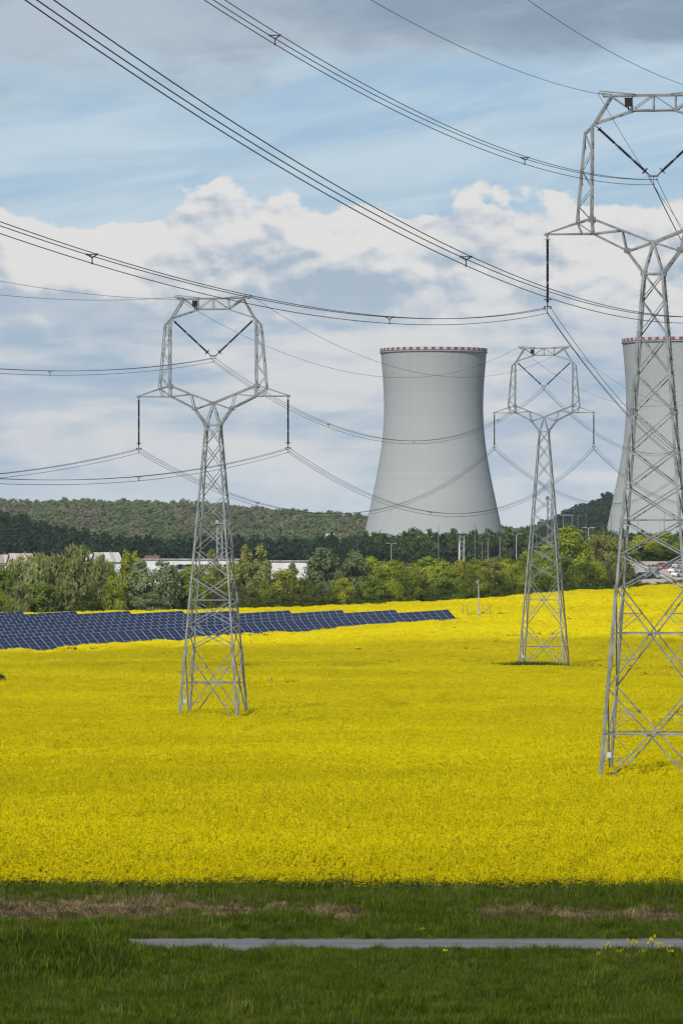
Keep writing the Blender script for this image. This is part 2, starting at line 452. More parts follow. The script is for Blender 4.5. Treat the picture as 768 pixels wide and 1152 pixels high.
# the lane is hidden on the left behind taller grass
left = np.clip((-8.0 - x) / 3.0, 0, 1)
wl = np.clip((3 - x) / 12, 0, 1); ed = 266 + 1.6 * (vnoise(x / 3.1, d * 0, 15) - .5) + 1.2 * (vnoise(x / .9, d * 0, 16) - .5)
dry_f = np.exp(-((d - ed) / 5.0) ** 2) * wl * 1.25 + np.exp(-((d - ed + 2.5) / 3.6) ** 2) * np.clip((x + 3) / 6, 0, 1) * np.clip(vnoise(x / 2.6, d * 0, 14) * 2.2 - .55, 0, 1)
dry = dry_f * (.15 + .85 * vnoise(x / 1.9, d / 1.7, 9) + .75 * vnoise(x / .45, d / .6, 10)) + RNG.normal(0, .16, n) * (dry_f > .25) > .62
grass_ok = ~on_road
sc = .55 + .75 * vnoise(x / 2.2, d / 1.6, 11) + .45 * RNG.random(n) ** 2
sc = np.where((d > 270), sc * 1.2, sc); bare_ = (dry_f > .45) & ~dry; sc = np.where(bare_, sc * .7, sc); sc = np.where(dry, sc * .8, sc); sc = sc * np.where(RNG.random(n) < .04, 1.6, 1)
verge = (d < 251.9) & (d > 250.2); sc = np.where(verge, sc * (.75 + .9 * left), sc)
sc = np.where((d > 256) & (d < 258.5), sc * (.7 + .5 * left), sc)
short = (d > 243) & (d < 250.2); sc = np.where(short, sc * (.8 + .8 * left), sc)
P = np.stack([x, d, zt(x, d) - .02], 1)
kk = grass_ok & ~dry
scatter('meadow_grass', P[kk], RNG.uniform(0, 6.28, kk.sum()), RNG.normal(0, .1, kk.sum()), sc[kk], RNG.integers(0, 6, kk.sum()), pr_g, 'dark green uncut meadow grass on both sides of the lane')
pr_tall = protos('tall_stalks', [tuft(60 + i, 5, .85, .14, .008, .22, (m_gr3, m_dry2, m_gr)[i]) for i in range(3)])
n2 = 2600; d2 = np.where(RNG.random(n2) < .55, RNG.uniform(268, 274.5, n2), RNG.uniform(227, 274, n2)); x2 = RNG.uniform(-1, 1, n2) * (d2 * .064 + 4)
k2 = ~((d2 > 251.2) & (d2 < 256.6)) & (vnoise(x2 / 3.3, d2 / 2.5, 17) > .42); x2 = x2[k2]; d2 = d2[k2]; n2 = len(x2)
scatter('tall_stalks', np.stack([x2, d2, zt(x2, d2)], 1), RNG.uniform(0, 6.28, n2), RNG.normal(0, .12, n2), RNG.uniform(.5, 1.1, n2) * np.where(d2 > 268, 1, .75), RNG.integers(0, 3, n2), pr_tall, 'scattered taller grass stalks in the meadow and along the rape')
kk = grass_ok & dry
scatter('dry_grass', P[kk], RNG.uniform(0, 6.28, kk.sum()), RNG.normal(0, .2, kk.sum()), sc[kk], RNG.integers(0, 3, kk.sum()), pr_dry, 'flattened straw-coloured dead grass on the bank below the rapeseed')
pw = np.stack([32.0 + RNG.normal(0, 2.7, 420), 905 + RNG.normal(0, 1.3, 420), np.zeros(420)], 1)
scatter('pylon_weeds', pw, RNG.uniform(0, 6.28, 420), RNG.normal(0, .1, 420), RNG.uniform(3.0, 5.4, 420), RNG.integers(0, 6, 420), pr_g, 'dark weeds at the foot of the smallest pylon')
# self-sown rape by the lane
wild = [(500, 249.3, .62), (683, 249.6, .9), (697, 249.0, .75), (711, 249.4, 1.15), (722, 248.6, .7), (733, 249.8, 1.2), (741, 249.1, 1.05), (752, 248.8, .8), (672, 248.9, .5), (205 + 270, 257.3, .5)]
for i, (px, dd, s) in enumerate(wild):
    o = obj('rape_plant', rape_proto(300 + i, 7, .42, 20, 26, .03), None, (xat(px, dd), dd, float(zt(xat(px, dd), dd))))
    o.scale = (s * .55, s * .55, s * .6)
    if px == 500: lb = 'yellow rape plant alone in the grass on the near verge of the lane'
    elif px == 475: lb = 'tiny yellow rape plant on the far verge of the lane'
    else: lb = 'yellow rape plant in the cluster beside the lane at right'
    tag(o, lb, 'wildflower', 'self-sown rape plants beside the lane')

# ------------------------------------------------------------------ pylons
m_steel = simple('galvanised_steel', (.39, .41, .41), (.21, .225, .23), .8, .55, .35, 6, lo=.3, hi=.72)
m_steel2 = simple('weathered_steel', (.22, .23, .24), (.15, .16, .17), .9, .6, .35, 6)
m_insul = simple('dark_insulator', (.020, .019, .035), (.028, .024, .045), 2, .35, 0, 3, .5)
m_insul_b = simple('brown_insulator', (.07, .032, .03), (.05, .024, .024), 2, .35, 0, 3, .5)
m_fit = simple('insulator_fitting', (.20, .21, .23), (.12, .13, .15), 4, .4, .8)
m_black = simple('black_casing', (.015, .015, .018), (.022, .022, .025), 3, .6)
m_plate = simple('white_plate', (.75, .75, .72), (.62, .62, .60), 4, .5)
m_conc = simple('footing_concrete', (.36, .35, .33), (.26, .25, .24), 3, .9)
PHI = math.atan2(49., 310.)

def insulator(parent, p, q, mat):
    """one string from p (on the steel) to q (at the clamp)"""
    p = Vector(p); q = Vector(q); d = q - p; L = d.length; dn = d.normalized()
    mb = MB(); prof = []
    s = .30
    while s < L - .42:
        fitting = any(abs((s - .3) / (L - .72) - f) < .025 for f in (.36, .70))
        if fitting: prof += [(.05, s), (.05, s + .10)]
        else: prof += [(.075, s), (.135, s + .045), (.075, s + .10)]
        s += .11
    mb.lathe(prof, 8, p, dn)
    ins = obj('insulator_string', mb.mesh('insulator_string', mat), parent)
    for a_, b_, r_ in ((p, p + dn * .32, .05), (q - dn * .45, q, .055)):
        mb = MB(); mb.tube([a_, b_], r_, 6); obj('end_fitting', mb.mesh('end_fitting', m_fit), ins)
    for f in (.36, .70):
        mb = MB(); c = p + dn * (.3 + f * (L - .72)); mb.lathe([(.0, 0), (.10, 0), (.10, .15), (0, .15)], 8, c, dn)
        obj('joint_collar', mb.mesh('joint_collar', m_fit), ins)
    for f, R in ((L - .55, .30), (.34, .17)):
        mb = MB(); c = p + dn * f
        up = Vector((0, 1, 0)); x = dn.cross(up).normalized(); y = dn.cross(x)
        ring = [c + x * (R * math.cos(a)) + y * (R * math.sin(a)) for a in np.linspace(0, 6.2832, 13)]
        mb.tube(ring, .035, 5, cap=False); mb.tube([c - x * R, c + x * R], .02, 4)
        obj('grading_ring', mb.mesh('grading_ring', m_fit), ins)
    return ins

def pylon(label, loc, nbig, insmat, base_z=0.0):
    """delta-headed lattice pylon; local u = x across the line, y along it"""
    Za = 36.8 + 7.35 * (nbig - 1)
    root = thing('lattice_pylon', label, 'pylon', loc, -PHI, 'lattice pylons carrying the power lines')
    zw = Za - 3.25; hw = .76; slope = .0776
    def h(z): return hw + slope * (zw - z)
    small = [2.13, 2.77, 3.12, 3.0, 3.05, 2.98, 2.77, 2.63, 2.70]
    zs = [zw]
    for s_ in small: zs.append(zs[-1] - s_)
    rest = zs[-1]; big = rest / nbig
    zb = [rest - big * i for i in range(nbig + 1)]
    corners = [(-1, -1), (1, -1), (1, 1), (-1, 1)]
    for k, (a, c) in enumerate(corners):
        mb = MB()
        mb.bar((a * h(-.3), c * h(-.3), -.3), (a * h(rest), c * h(rest), rest), .25, roll=k * math.pi / 2)
        mb.bar((a * h(rest), c * h(rest), rest), (a * h(zw), c * h(zw), zw), .20, roll=k * math.pi / 2)
        z = 3.2                                         # splice plates up the leg
        for z in (rest, zs[4], zs[7]):
            mb.box((a * h(z), c * h(z), z), (.30, .30, .55))
        if k == 2 or k == 0:
            zz = 3.0
            while zz < zw:                              # climbing bolts
                mb.tube([(a * h(zz), c * h(zz), zz), (a * (h(zz) + .26), c * h(zz), zz)], .012, 4); zz += .42
        lg = obj('leg', mb.mesh('leg', m_steel), root)
        mb = MB(); mb.lathe([(0, .25), (.38, .25), (.42, .1), (.5, -.4)], 12, (a * h(0), c * h(0), 0))
        obj('footing', mb.mesh('footing', m_conc), lg)
    mb = MB()
    def face(k, z):
        (a, c), (a2, c2) = corners[k], corners[(k + 1) % 4]
        return Vector((a * h(z), c * h(z), z)), Vector((a2 * h(z), c2 * h(z), z))
    for k in range(4):
        for i in range(len(zs) - 1):
            z0, z1 = zs[i], zs[i + 1]; A0, B0 = face(k, z0); A1, B1 = face(k, z1)
            w = .085 + .02 * (i > 4)
            mb.bar(A0, B1, w); mb.bar(B0, A1, w, roll=1.6)
        A, B = face(k, Za - 22.9); mb.bar(A, B, .11)
        A, B = face(k, zw); mb.bar(A, B, .14)
        for i in range(nbig):
            z0, z1 = zb[i], zb[i + 1]
            if z1 < .1: z1 = -.1
            A0, B0 = face(k, z0); A1, B1 = face(k, z1)
            mb.bar(A0, B1, .12); mb.bar(B0, A1, .12, roll=1.6)
            t_ = h(z0) / (h(z0) + h(z1)); C = A0.lerp(B1, t_)
            A, B = face(k, C.z); mb.bar(A, B, .13); mb.box(C, (.34, .34, .34) if False else (.30, .30, .04))
            for t0 in (.5,):                            # short struts between leg and diagonal
                for (P0, leg_f, nn) in ((A0, 0, C), (B0, 1, C)):
                    m1 = P0.lerp(nn, .56); leg = face(k, m1.z)[leg_f]; mb.bar(m1, leg, .06)
                    leg2 = face(k, C.z)[leg_f].lerp(face(k, m1.z)[leg_f], .08); mb.bar(m1, leg2, .055)
                for (P0, leg_f, nn) in ((A1, 0, C), (B1, 1, C)):
                    m1 = P0.lerp(nn, .50); leg = face(k, m1.z)[leg_f]; mb.bar(m1, leg, .06)
                    leg2 = face(k, C.z)[leg_f].lerp(face(k, m1.z)[leg_f], .10); mb.bar(m1, leg2, .055)
    obj('lattice_bracing', mb.mesh('lattice_bracing', m_steel), root)
    # head: everything twice, front and back
    dv = .62
    def U(s, u, z, v): return (s * u, v, Za + z)
    mb_top = MB()
    for s in (-1, 1):
        fork, post, arm = MB(), MB(), MB()
        for v in (-dv, dv):
            vw = v / dv * hw
            fork.bar(U(s, 4.95, 1.22, v), U(s, 0, -.75, v), .17); fork.bar(U(s, 4.85, 0, v), U(s, 2.15, -1.36, v), .17)
            fork.bar(U(s, 2.15, -1.36, v), U(s, .78, -3.2, vw), .18)
            fork.bar(U(s, 4.85, 0, v), U(s, 2.5, .24, v), .12); fork.bar(U(s, 2.5, .24, v), U(s, 2.15, -1.36, v), .11)
            fork.bar(U(s, 2.05, -1.42, v), U(s, .05, -.75, v), .12)
            fork.bar(U(s, 0, -.75, v), U(s, .76, -3.25, vw), .15)
            fork.box(U(s, 2.12, -1.36, v), (.42, .05, .42)); fork.box(U(s, .77, -3.2, vw), (.42, .05, .5))
            if s > 0: fork.box(U(s, 0, -.75, v), (.5, .05, .36))
            post.bar(U(s, 4.9, 8.5, v), U(s, 4.95, 1.2, v), .16); post.bar(U(s, 4.95, 1.2, v), U(s, 4.85, 0, v), .15)
            post.bar(U(s, 5.5, 8.0, v * .8), U(s, 6.12, .9, v), .13); post.bar(U(s, 4.7, 8.8, v), U(s, 5.5, 8.0, v * .8), .13)
            post.bar(U(s, 6.12, .9, v), U(s, 5.75, 0.02, v), .08); post.bar(U(s, 6.12, .9, v), U(s, 4.88, .05, v), .09)
            zz = [8.0, 6.6, 5.1, 3.6, 2.2, 1.0]
            for i in range(5):
                o0 = 5.5 + (8.0 - zz[i]) * .0875; o1 = 5.5 + (8.0 - zz[i + 1]) * .0875
                if i % 2: post.bar(U(s, 4.92, zz[i], v), U(s, o1, zz[i + 1], v), .065)
                else: post.bar(U(s, o0, zz[i], v), U(s, 4.93, zz[i + 1], v), .065)
            post.box(U(s, 4.95, 1.15, v), (.46, .05, .5))
            arm.bar(U(s, 8.62, 0, v * .08), U(s, 4.85, 0, v), .13); arm.bar(U(s, 8.62, .06, v * .08), U(s, 6.12, .88, v), .10)
            arm.bar(U(s, 6.12, .88, v), U(s, 4.95, 1.22, v), .12)
            mb_top.bar(U(s, 3.4, 10.92, v), U(s, 4.72, 8.8, v), .15)
            mb_top.bar(U(s, 4.72, 8.8, v), U(s, 1.6, 9.82, v), .13)
            mb_top.bar(U(s, 3.4, 10.92, v), U(s, 1.75, 9.82, v), .09)
            mb_top.bar(U(s, 1.75, 9.82, v), U(s, .05, 10.95, v), .08) if False else None
        for (z_, ui, uo) in ((8.0, 4.9, 5.5), (5.1, 4.93, 5.75), (2.2, 4.95, 6.0)):
            post.bar(U(s, ui, z_, -dv), U(s, ui, z_ - 1.2, dv), .06); post.bar(U(s, uo, z_, -dv), U(s, uo, z_ - 1.2, dv), .06)
        for (u_, z_) in ((4.95, 1.2), (4.85, 0), (6.12, .9), (2.15, -1.36), (2.5, .24)):
            fork.bar(U(s, u_, z_, -dv), U(s, u_, z_, dv), .09)
        arm.bar(U(s, 6.9, 0, -dv * .5), U(s, 5.8, 0, dv * .8), .06); arm.bar(U(s, 5.8, 0, -dv * .8), U(s, 4.9, 0, dv), .06)
        arm.box(U(s, 8.6, -.02, 0), (.34, .16, .26))
        obj('fork_arm', fork.mesh('fork_arm', m_steel), root); obj('window_post', post.mesh('window_post', m_steel), root)
        obj('cross_arm', arm.mesh('cross_arm', m_steel), root)
    for v in (-dv, dv):
        mb_top.bar((-4.1, v * .75, Za + 11.02), (4.1, v * .75, Za + 11.02), .15)
        mb_top.bar((-1.62, v, Za + 9.82), (1.62, v, Za + 9.82), .13)
        tp = [-3.3, -1.75, 0, 1.75, 3.3]
        for i, u_ in enumerate((-1.75, 0, 1.75)): mb_top.bar((u_, v, Za + 9.82), (u_, v * .75, Za + 11.0), .09)
        mb_top.bar((-1.75, v, Za + 9.85), (-.05, v * .75, Za + 11), .08); mb_top.bar((1.75, v, Za + 9.85), (.05, v * .75, Za + 11), .08)
        mb_top.bar((-3.3, v * .75, Za + 11), (-1.9, v, Za + 9.9), .08); mb_top.bar((3.3, v * .75, Za + 11), (1.9, v, Za + 9.9), .08)
        for s in (-1, 1):
            mb_top.bar((s * 3.3, v * .75, Za + 11.1), (s * 4.45, 0, Za + 11.25), .11); mb_top.bar((s * 1.4, v * .75, Za + 11.1), (s * 4.35, 0, Za + 11.42), .07)
    for u_ in (-4.0, -3.0, -1.7, 0, 1.7, 3.0, 4.0): mb_top.bar((u_, -dv * .75, Za + 11.02), (u_, dv * .75, Za + 11.02), .08)
    for u_ in (-1.6, 0, 1.6): mb_top.bar((u_, -dv, Za + 9.82), (u_, dv, Za + 9.82), .08)
    obj('top_beam', mb_top.mesh('top_beam', m_steel), root)
    mb = MB(); mb.box((-1.95, -.72, Za + 10.42), (.56, .42, .62)); mb.box((-1.95, -.72, Za + 10.75), (.62, .48, .05)); mb.bar((-1.95, -.72, Za + 10.1), (-1.95, -.72, Za + 9.8), .08, angle=False)
    obj('equipment_box', mb.mesh('equipment_box', m_black), root)
    for s in (-1, 1):
        insulator(root, (s * 8.52, 0, Za - .1), (s * 8.52, 0, Za - 5.78), insmat)
        insulator(root, (s * 4.62, 0, Za + 8.62), (s * .30, 0, Za + 4.62), insmat)
        mb = MB(); x0 = s * 8.52
        mb.box((x0, 0, Za - 5.80), (.62, .06, .10)); mb.box((x0, 0, Za - 6.0), (.05, .05, .4))
        for q in ((-.25, -5.9), (.25, -5.9), (0, -6.3)): mb.box((x0 + q[0], 0, Za + q[1]), (.09, .42, .12))
        obj('suspension_clamp', mb.mesh('suspension_clamp', m_fit), root)
    mb = MB(); mb.box((0, 0, Za + 4.56), (.78, .06, .14)); mb.box((0, 0, Za + 4.3), (.05, .05, .5))
    for q in ((-.25, 4.3), (.25, 4.3), (0, 3.92)): mb.box((q[0], 0, Za + q[1]), (.09, .42, .12))
    obj('suspension_clamp', mb.mesh('suspension_clamp', m_fit), root)
    mb = MB(); mb.box((-h(2.6) + .55, -h(2.6) - .03, 2.6), (.36, .03, .44)); obj('number_plate', mb.mesh('number_plate', m_plate), root)
    return Za

NEAR, LEFT, FAR = (24.9, 426.), (-14.4, 600.), (34.5, 910.)
ZN = pylon('tallest lattice pylon, cut off by the right edge, in front of the half-hidden cooling tower', (*NEAR, 0), 2, m_insul) + 0
ZL = pylon('grey lattice pylon standing in the rape in front of the solar panels', (*LEFT, 0), 1, m_insul)
ZF = pylon('smallest grey lattice pylon between the two cooling towers', (*FAR, 0), 2, m_insul_b)

# ------------------------------------------------------------------ conductors
m_wire = simple('aluminium_conductor', (.035, .036, .042), (.05, .05, .056), .3, .55, .3)
OFF = {'L': (-8.52, -5.9), 'R': (8.52, -5.9), 'M': (0, 4.3), 'EL': (-4.45, 11.2), 'ER': (4.45, 11.2)}
def att(P, Za, key):
    u, z = OFF[key]
    return np.array([P[0] + u * math.cos(PHI), P[1] - u * math.sin(PHI), Za + z])
def span(name, label, A, B, sag, bundle, r, spacers=()):
    mid = (A + B) / 2
    side = np.array([B[1] - A[1], A[0] - B[0], 0]); side /= np.linalg.norm(side)
    n = 56; t = np.linspace(0, 1, n)[:, None]
    base = A + (B - A) * t; base[:, 2] -= 4 * sag * (t * (1 - t))[:, 0]
    if not bundle:
        mb = MB(); mb.tube((base - mid).tolist(), r, 5)
        return tag(obj(name, mb.mesh(name, m_wire), None, mid), label, 'cable', 'overhead wires between the pylons')
    root = thing(name, label, 'cable', tuple(mid), 0, 'overhead wires between the pylons')
    offs = [side * .25, side * -.25, np.array([0, 0, -.42])]
    for o in offs:
        mb = MB(); mb.tube((base + o - mid).tolist(), r, 5); obj('conductor', mb.mesh('conductor', m_wire), root)
    for f in spacers:
        c = A + (B - A) * f; c = c.copy(); c[2] -= 4 * sag * f * (1 - f); c = c - mid
        mb = MB(); q = [c + o for o in offs]; cen = c + np.array([0, 0, -.16])
        for p in q: mb.tube([tuple(cen), tuple(p)], .03, 4); mb.box(tuple(p), (.09, .12, .09))
        mb.tube([tuple(q[0]), tuple(q[1])], .025, 4)
        obj('spacer', mb.mesh('spacer', m_fit), root)

def f_for(A, B, px):
    """fraction of the span at which the wire crosses photo column px"""
    f = np.linspace(0, .97, 400); p = A + (B - A) * f[:, None]
    return float(f[np.argmin(np.abs(384 + F * p[:, 0] / p[:, 1] - px))])
where = {'L': 'left', 'R': 'right', 'M': 'middle'}
#        from,  Za,  to,            Za of far end (wire rows), sags, who, labels, spacer columns
P1 = (-30.2, 77.6); P2 = (-66.2, 268.7); N1 = (77., 790.); N2 = (93., 1270.)
spans = [
    (NEAR, ZN, P1, 39.31 + 5.9, 6.8, 6.2, {'L': [104, 437], 'M': [311, 590], 'R': [525]}, .023, 'from the upper left to the tallest pylon'),
    (LEFT, ZL, P2, 31.38 + 5.9, 6.2, 5.7, {'L': [-60], 'M': [56], 'R': [156]}, .024, 'from the left edge to the pylon by the solar panels'),
    (FAR, ZF, LEFT, ZL, 9.2, 7.0, {'L': [290, 399], 'M': [370, 465, 560], 'R': [484]}, .026, 'between the solar panel pylon and the smallest pylon'),
    (NEAR, ZN, N1, 36.8 + 5.0, 9.0, 6.5, {'L': [], 'M': [], 'R': []}, .023, 'running away right from the tallest pylon'),
    (FAR, ZF, N2, 44.5 + 5.9, 10.5, 7.5, {'L': [], 'M': [], 'R': []}, .027, 'running away right from the smallest pylon'),
]
for (A_, za, B_, zb_, sg, se, sp, r, txt) in spans:
    for kx in ('L', 'M', 'R'):
        A = att(A_, za, kx); B = att(B_, zb_, kx)
        what = {'L': 'left triple conductor', 'R': 'right triple conductor', 'M': 'middle triple conductor'}[kx]
        span('conductor_bundle', f'{what} {txt}', A, B, sg, True, r, [f_for(A, B, p) for p in sp[kx]])
    for kx in ('EL', 'ER'):
        A = att(A_, za, kx); B = att(B_, zb_, kx)
        what = 'left' if kx == 'EL' else 'right'
        span('earth_wire', f'thin {what} earth wire {txt}', A, B, se, False, r * .85)

# ------------------------------------------------------------------ cooling towers
m_shell, t, b = material('cooling_tower_concrete')
tc = t.new('ShaderNodeTexCoord'); sep = t.new('ShaderNodeSeparateXYZ'); t.l.new(tc.outputs['Object'], sep.inputs[0])
ang = t.m('ARCTAN2', sep.outputs[1], sep.outputs[0])
rib = t.m('SINE', t.m('MULTIPLY', ang, 130.))
lift = t.m('FRACT', t.m('DIVIDE', sep.outputs[2], 2.6))
vl = t.smooth(rib, .80, 1.0); hl = t.smooth(lift, .86, .95)
liftid = t.m('FLOOR', t.m('DIVIDE', sep.outputs[2], 2.6))
wn = t.new('ShaderNodeTexWhiteNoise', noise_dimensions='1D'); t.l.new(liftid, wn.inputs['W'])
mpv = t.xyz(t.m('MULTIPLY', ang, 14.), t.m('MULTIPLY', sep.outputs[2], .012), 0.)
streak = t.noise(mpv, 1., 6, .6); big_ = t.noise(tc.outputs['Object'], .03, 4)
c = t.mix(t.smooth(streak, .25, .75), (.355, .38, .38), (.33, .355, .36))
c = t.mix(t.m('MULTIPLY', t.smooth(big_, .35, .7), .5), c, (.325, .345, .345))
c = t.scale_col(c, t.m('MULTIPLY_ADD', wn.outputs['Value'], .06, .97))
c = t.mix(t.m('MULTIPLY', vl, .14), c, (.22, .24, .24)); c = t.mix(t.m('MULTIPLY', hl, .08), c, (.22, .24, .24))
top = t.smooth(sep.outputs[2], 112., 123.)
c = t.mix(t.m('MULTIPLY', t.m('MULTIPLY', top, t.smooth(streak, .45, .75)), .3), c, (.20, .21, .20))
t.l.new(c, b.inputs['Base Color']); b.inputs['Roughness'].default_value = .95; b.inputs['Specular IOR Level'].default_value = .1
m_red = simple('red_marking', (.28, .055, .07), (.22, .05, .06), .3, .7)
m_whitepaint = simple('white_marking', (.46, .42, .42), (.38, .35, .36), .3, .7)
m_dark = simple('tower_inside', (.10, .10, .10), (.08, .08, .08), .1, .9)
def cooling_tower(label, px, ytop, d):
    k = 6000. / 3200.
    yy = np.array([397, 425, 452, 480, 507, 534, 561, 588, 605, 632]) - 397.
    rr = np.array([59.6, 57.2, 56.0, 56.4, 58.6, 63.6, 68.8, 74.5, 78., 83.6])
    pf = np.polyfit(yy, rr, 5)
    H = 125.; base = zat(ytop, d) - H
    root = thing('cooling_tower', label, 'cooling tower', (xat(px, d), d, base), .3, 'hyperbolic cooling towers')
    zsz = np.linspace(8.5, H, 60); R = np.polyval(pf, (H - zsz) * k) / k
    prof = list(zip(R, zsz)); inner = [(r - .9, z) for r, z in prof[::-1]]
    mb = MB(); mb.lathe(prof, 144); o = obj('shell', mb.mesh('shell', m_shell, True), root)
    mb = MB(); mb.lathe(inner, 72); obj('inner_wall', mb.mesh('inner_wall', m_dark, True), root)
    # rim walkway with painted obstruction marking
    mb = MB(); N = 88; Rt = R[-1]
    for i in range(N):
        a0, a1 = 2 * math.pi * i / N, 2 * math.pi * (i + 1) / N
        pts = []
        for a in (a0, a1):
            for r_, z_ in ((Rt + .40, H - .5), (Rt + .40, H + 1.1), (Rt - .5, H + 1.1), (Rt - .5, H - .5)):
                pts.append((r_ * math.cos(a), r_ * math.sin(a), z_))
        mb.add(pts, [(0, 4, 5, 1), (1, 5, 6, 2), (2, 6, 7, 3), (3, 7, 4, 0)], i % 2)
    obj('painted_rim', mb.mesh('painted_rim', [m_whitepaint, m_red]), root)
    mb = MB(); mb.lathe([(Rt + .02, H - 1.7), (Rt + .7, H - 1.4), (Rt + .7, H - 1.1), (Rt + .02, H - .95)], 96); obj('walkway', mb.mesh('walkway', m_shell), root)
    mb = MB(); Rb = R[0]; n = 48
    for i in range(n):
        a = 2 * math.pi * i / n; a2 = a + math.pi / n; a3 = a - math.pi / n
        foot = ((Rb + 2) * math.cos(a), (Rb + 2) * math.sin(a), 0)
        for q in (a2, a3): mb.tube([foot, ((Rb - .3) * math.cos(q), (Rb - .3) * math.sin(q), 8.7)], .55, 6)
    obj('support_columns', mb.mesh('support_columns', m_shell), root)
    return root
cooling_tower('grey concrete cooling tower with red and white rim, seen whole left of the smallest pylon', 487.5, 394.5, 3200.)
cooling_tower('grey concrete cooling tower half hidden behind the tallest pylon at the right edge', 763., 383.5, 3010.)

# ------------------------------------------------------------------ solar rows
m_cell, t, b = material('solar_cells')
tc = t.new('ShaderNodeTexCoord'); sep = t.new('ShaderNodeSeparateXYZ'); t.l.new(tc.outputs['Object'], sep.inputs[0])
oi = t.new('ShaderNodeObjectInfo')
cellid = t.xyz(t.m('FLOOR', t.m('DIVIDE', sep.outputs[0], 1.24)), t.m('FLOOR', t.m('DIVIDE', sep.outputs[1], .92)), t.m('MULTIPLY', oi.outputs['Random'], 50.))
wn = t.new('ShaderNodeTexWhiteNoise'); t.l.new(cellid, wn.inputs['Vector'])
c = t.mix(wn.outputs['Value'], (.005, .015, .050), (.010, .024, .072))
t.l.new(c, b.inputs['Base Color']); b.inputs['Roughness'].default_value = .45; b.inputs['Specular IOR Level'].default_value = .12
m_alu = simple('panel_frame', (.55, .57, .60), (.45, .47, .5), 2, .45, .3)
m_alu2 = simple('panel_joint', (.22, .26, .34), (.18, .22, .3), 2, .5, .2)
TILT = math.radians(41); LS = 3.68; CW = 2.48
mb = MB()                                   # one column of modules, local x along the row, y up the slope
mb.box((CW / 2, LS / 2, 0), (CW - .06, LS, .04))
cell_me = mb.mesh('solar_module', m_cell)
mb = MB()
mb.box((0.0, LS / 2, .012), (.10, LS + .04, .07)); frame_me = mb.mesh('module_frame', m_alu)
mb = MB()
for j in range(0, 5): mb.box((CW / 2, j * LS / 4, .016), (CW - .11, .045, .05))
mb.box((CW / 2, LS / 2, .014), (.03, LS - .05, .046)); joint_me = mb.mesh('module_joint', m_alu2)
rail = MB(); m_post = simple('galvanised_post', (.4, .41, .42), (.3, .31, .32), 2, .5, .5)
th = math.atan2(RD[1], RD[0])
ordinal = ['front', 'second', 'third', 'fourth', 'fifth', 'sixth', 'seventh', 'eighth', 'rearmost']
for r in range(NROW):
    end = R0 + np.array([-11.1 * r, -.9 * r])
    # row start: past the left edge of the frame
    L = 0
    while True:
        p = end - RD * L
        if 384 + F * p[0] / p[1] < -45 or L > 220: break
        L += CW
    n = int(L / CW)
    st = end - RD * (n * CW)
    z0 = float(zt(*st)) + .75; z1 = float(zt(*end)) + .75
    pitch = math.atan2(z1 - z0, n * CW)
    root = thing('solar_panel_row', f'{ordinal[r]} row of dark blue solar panels, counted from the rape towards the trees' , 'solar panels', (st[0], st[1], z0), 0, 'rows of the solar farm')
    M = Matrix.Rotation(th, 4, 'Z') @ Matrix.Rotation(-pitch, 4, 'Y')
    root.rotation_euler = M.to_euler()
    cells = []
    for i in range(n):
        zc = float(np.interp(0, [0, 1], [0, 0]))
        p = st + RD * (i + .5) * CW; lin = z0 + (z1 - z0) * (i + .5) / n
        dz = float(zt(*p)) + .75 - lin
        mo = obj('solar_module', cell_me, root, (i * CW, 0, dz)); mo.rotation_euler = (TILT, 0, 0)
        fr = obj('module_frame', frame_me, mo); jo = obj('module_joint', joint_me, mo)
    mb = MB()
    for i in range(0, n, 2):
        x_ = i * CW + .6; p = st + RD * x_; lin = z0 + (z1 - z0) * x_ / (n * CW); dz = float(zt(*p)) + .75 - lin
        for f in (.22, .8):
            yy_ = LS * f * math.cos(TILT); zz_ = LS * f * math.sin(TILT) + dz
            mb.tube([(x_, yy_, zz_ - .05), (x_, yy_, dz - 1.1)], .05, 6)
        mb.bar((x_, .1, dz - .02), (x_, LS * math.cos(TILT), LS * math.sin(TILT) + dz - .06), .08)
    obj('support_frame', mb.mesh('support_frame', m_post), root)

# ------------------------------------------------------------------ trees
m_bark = simple('bark', (.09, .075, .06), (.055, .045, .035), 3, .95, spec=.1)
M_LEAF = {
    'willow': leaf_mat('willow_leaves', (.300, .330, .115), (.220, .260, .080), .5, .15, .38),
    'silver': leaf_mat('silvery_leaves', (.245, .295, .150), (.160, .220, .085), .5, .2, .35),
    'fresh': leaf_mat('fresh_green_leaves', (.305, .365, .045), (.200, .260, .030), .45, .22, .38),
    'lime': leaf_mat('yellow_green_leaves', (.430, .440, .062), (.300, .335, .045), .45, .2, .38),
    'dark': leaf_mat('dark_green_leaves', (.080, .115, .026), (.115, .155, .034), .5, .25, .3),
    'deep': leaf_mat('deep_green_leaves', (.145, .205, .034), (.205, .260, .044), .5, .25, .35),
    'olive': leaf_mat('olive_leaves', (.350, .335, .105), (.255, .270, .065), .5, .2, .35),
    'brown': leaf_mat('bare_brown_twigs', (.185, .160, .095), (.150, .155, .060), .6, .2, .3),
    'poplar': leaf_mat('poplar_leaves', (.350, .360, .130), (.260, .290, .075), .5, .15, .38),
}
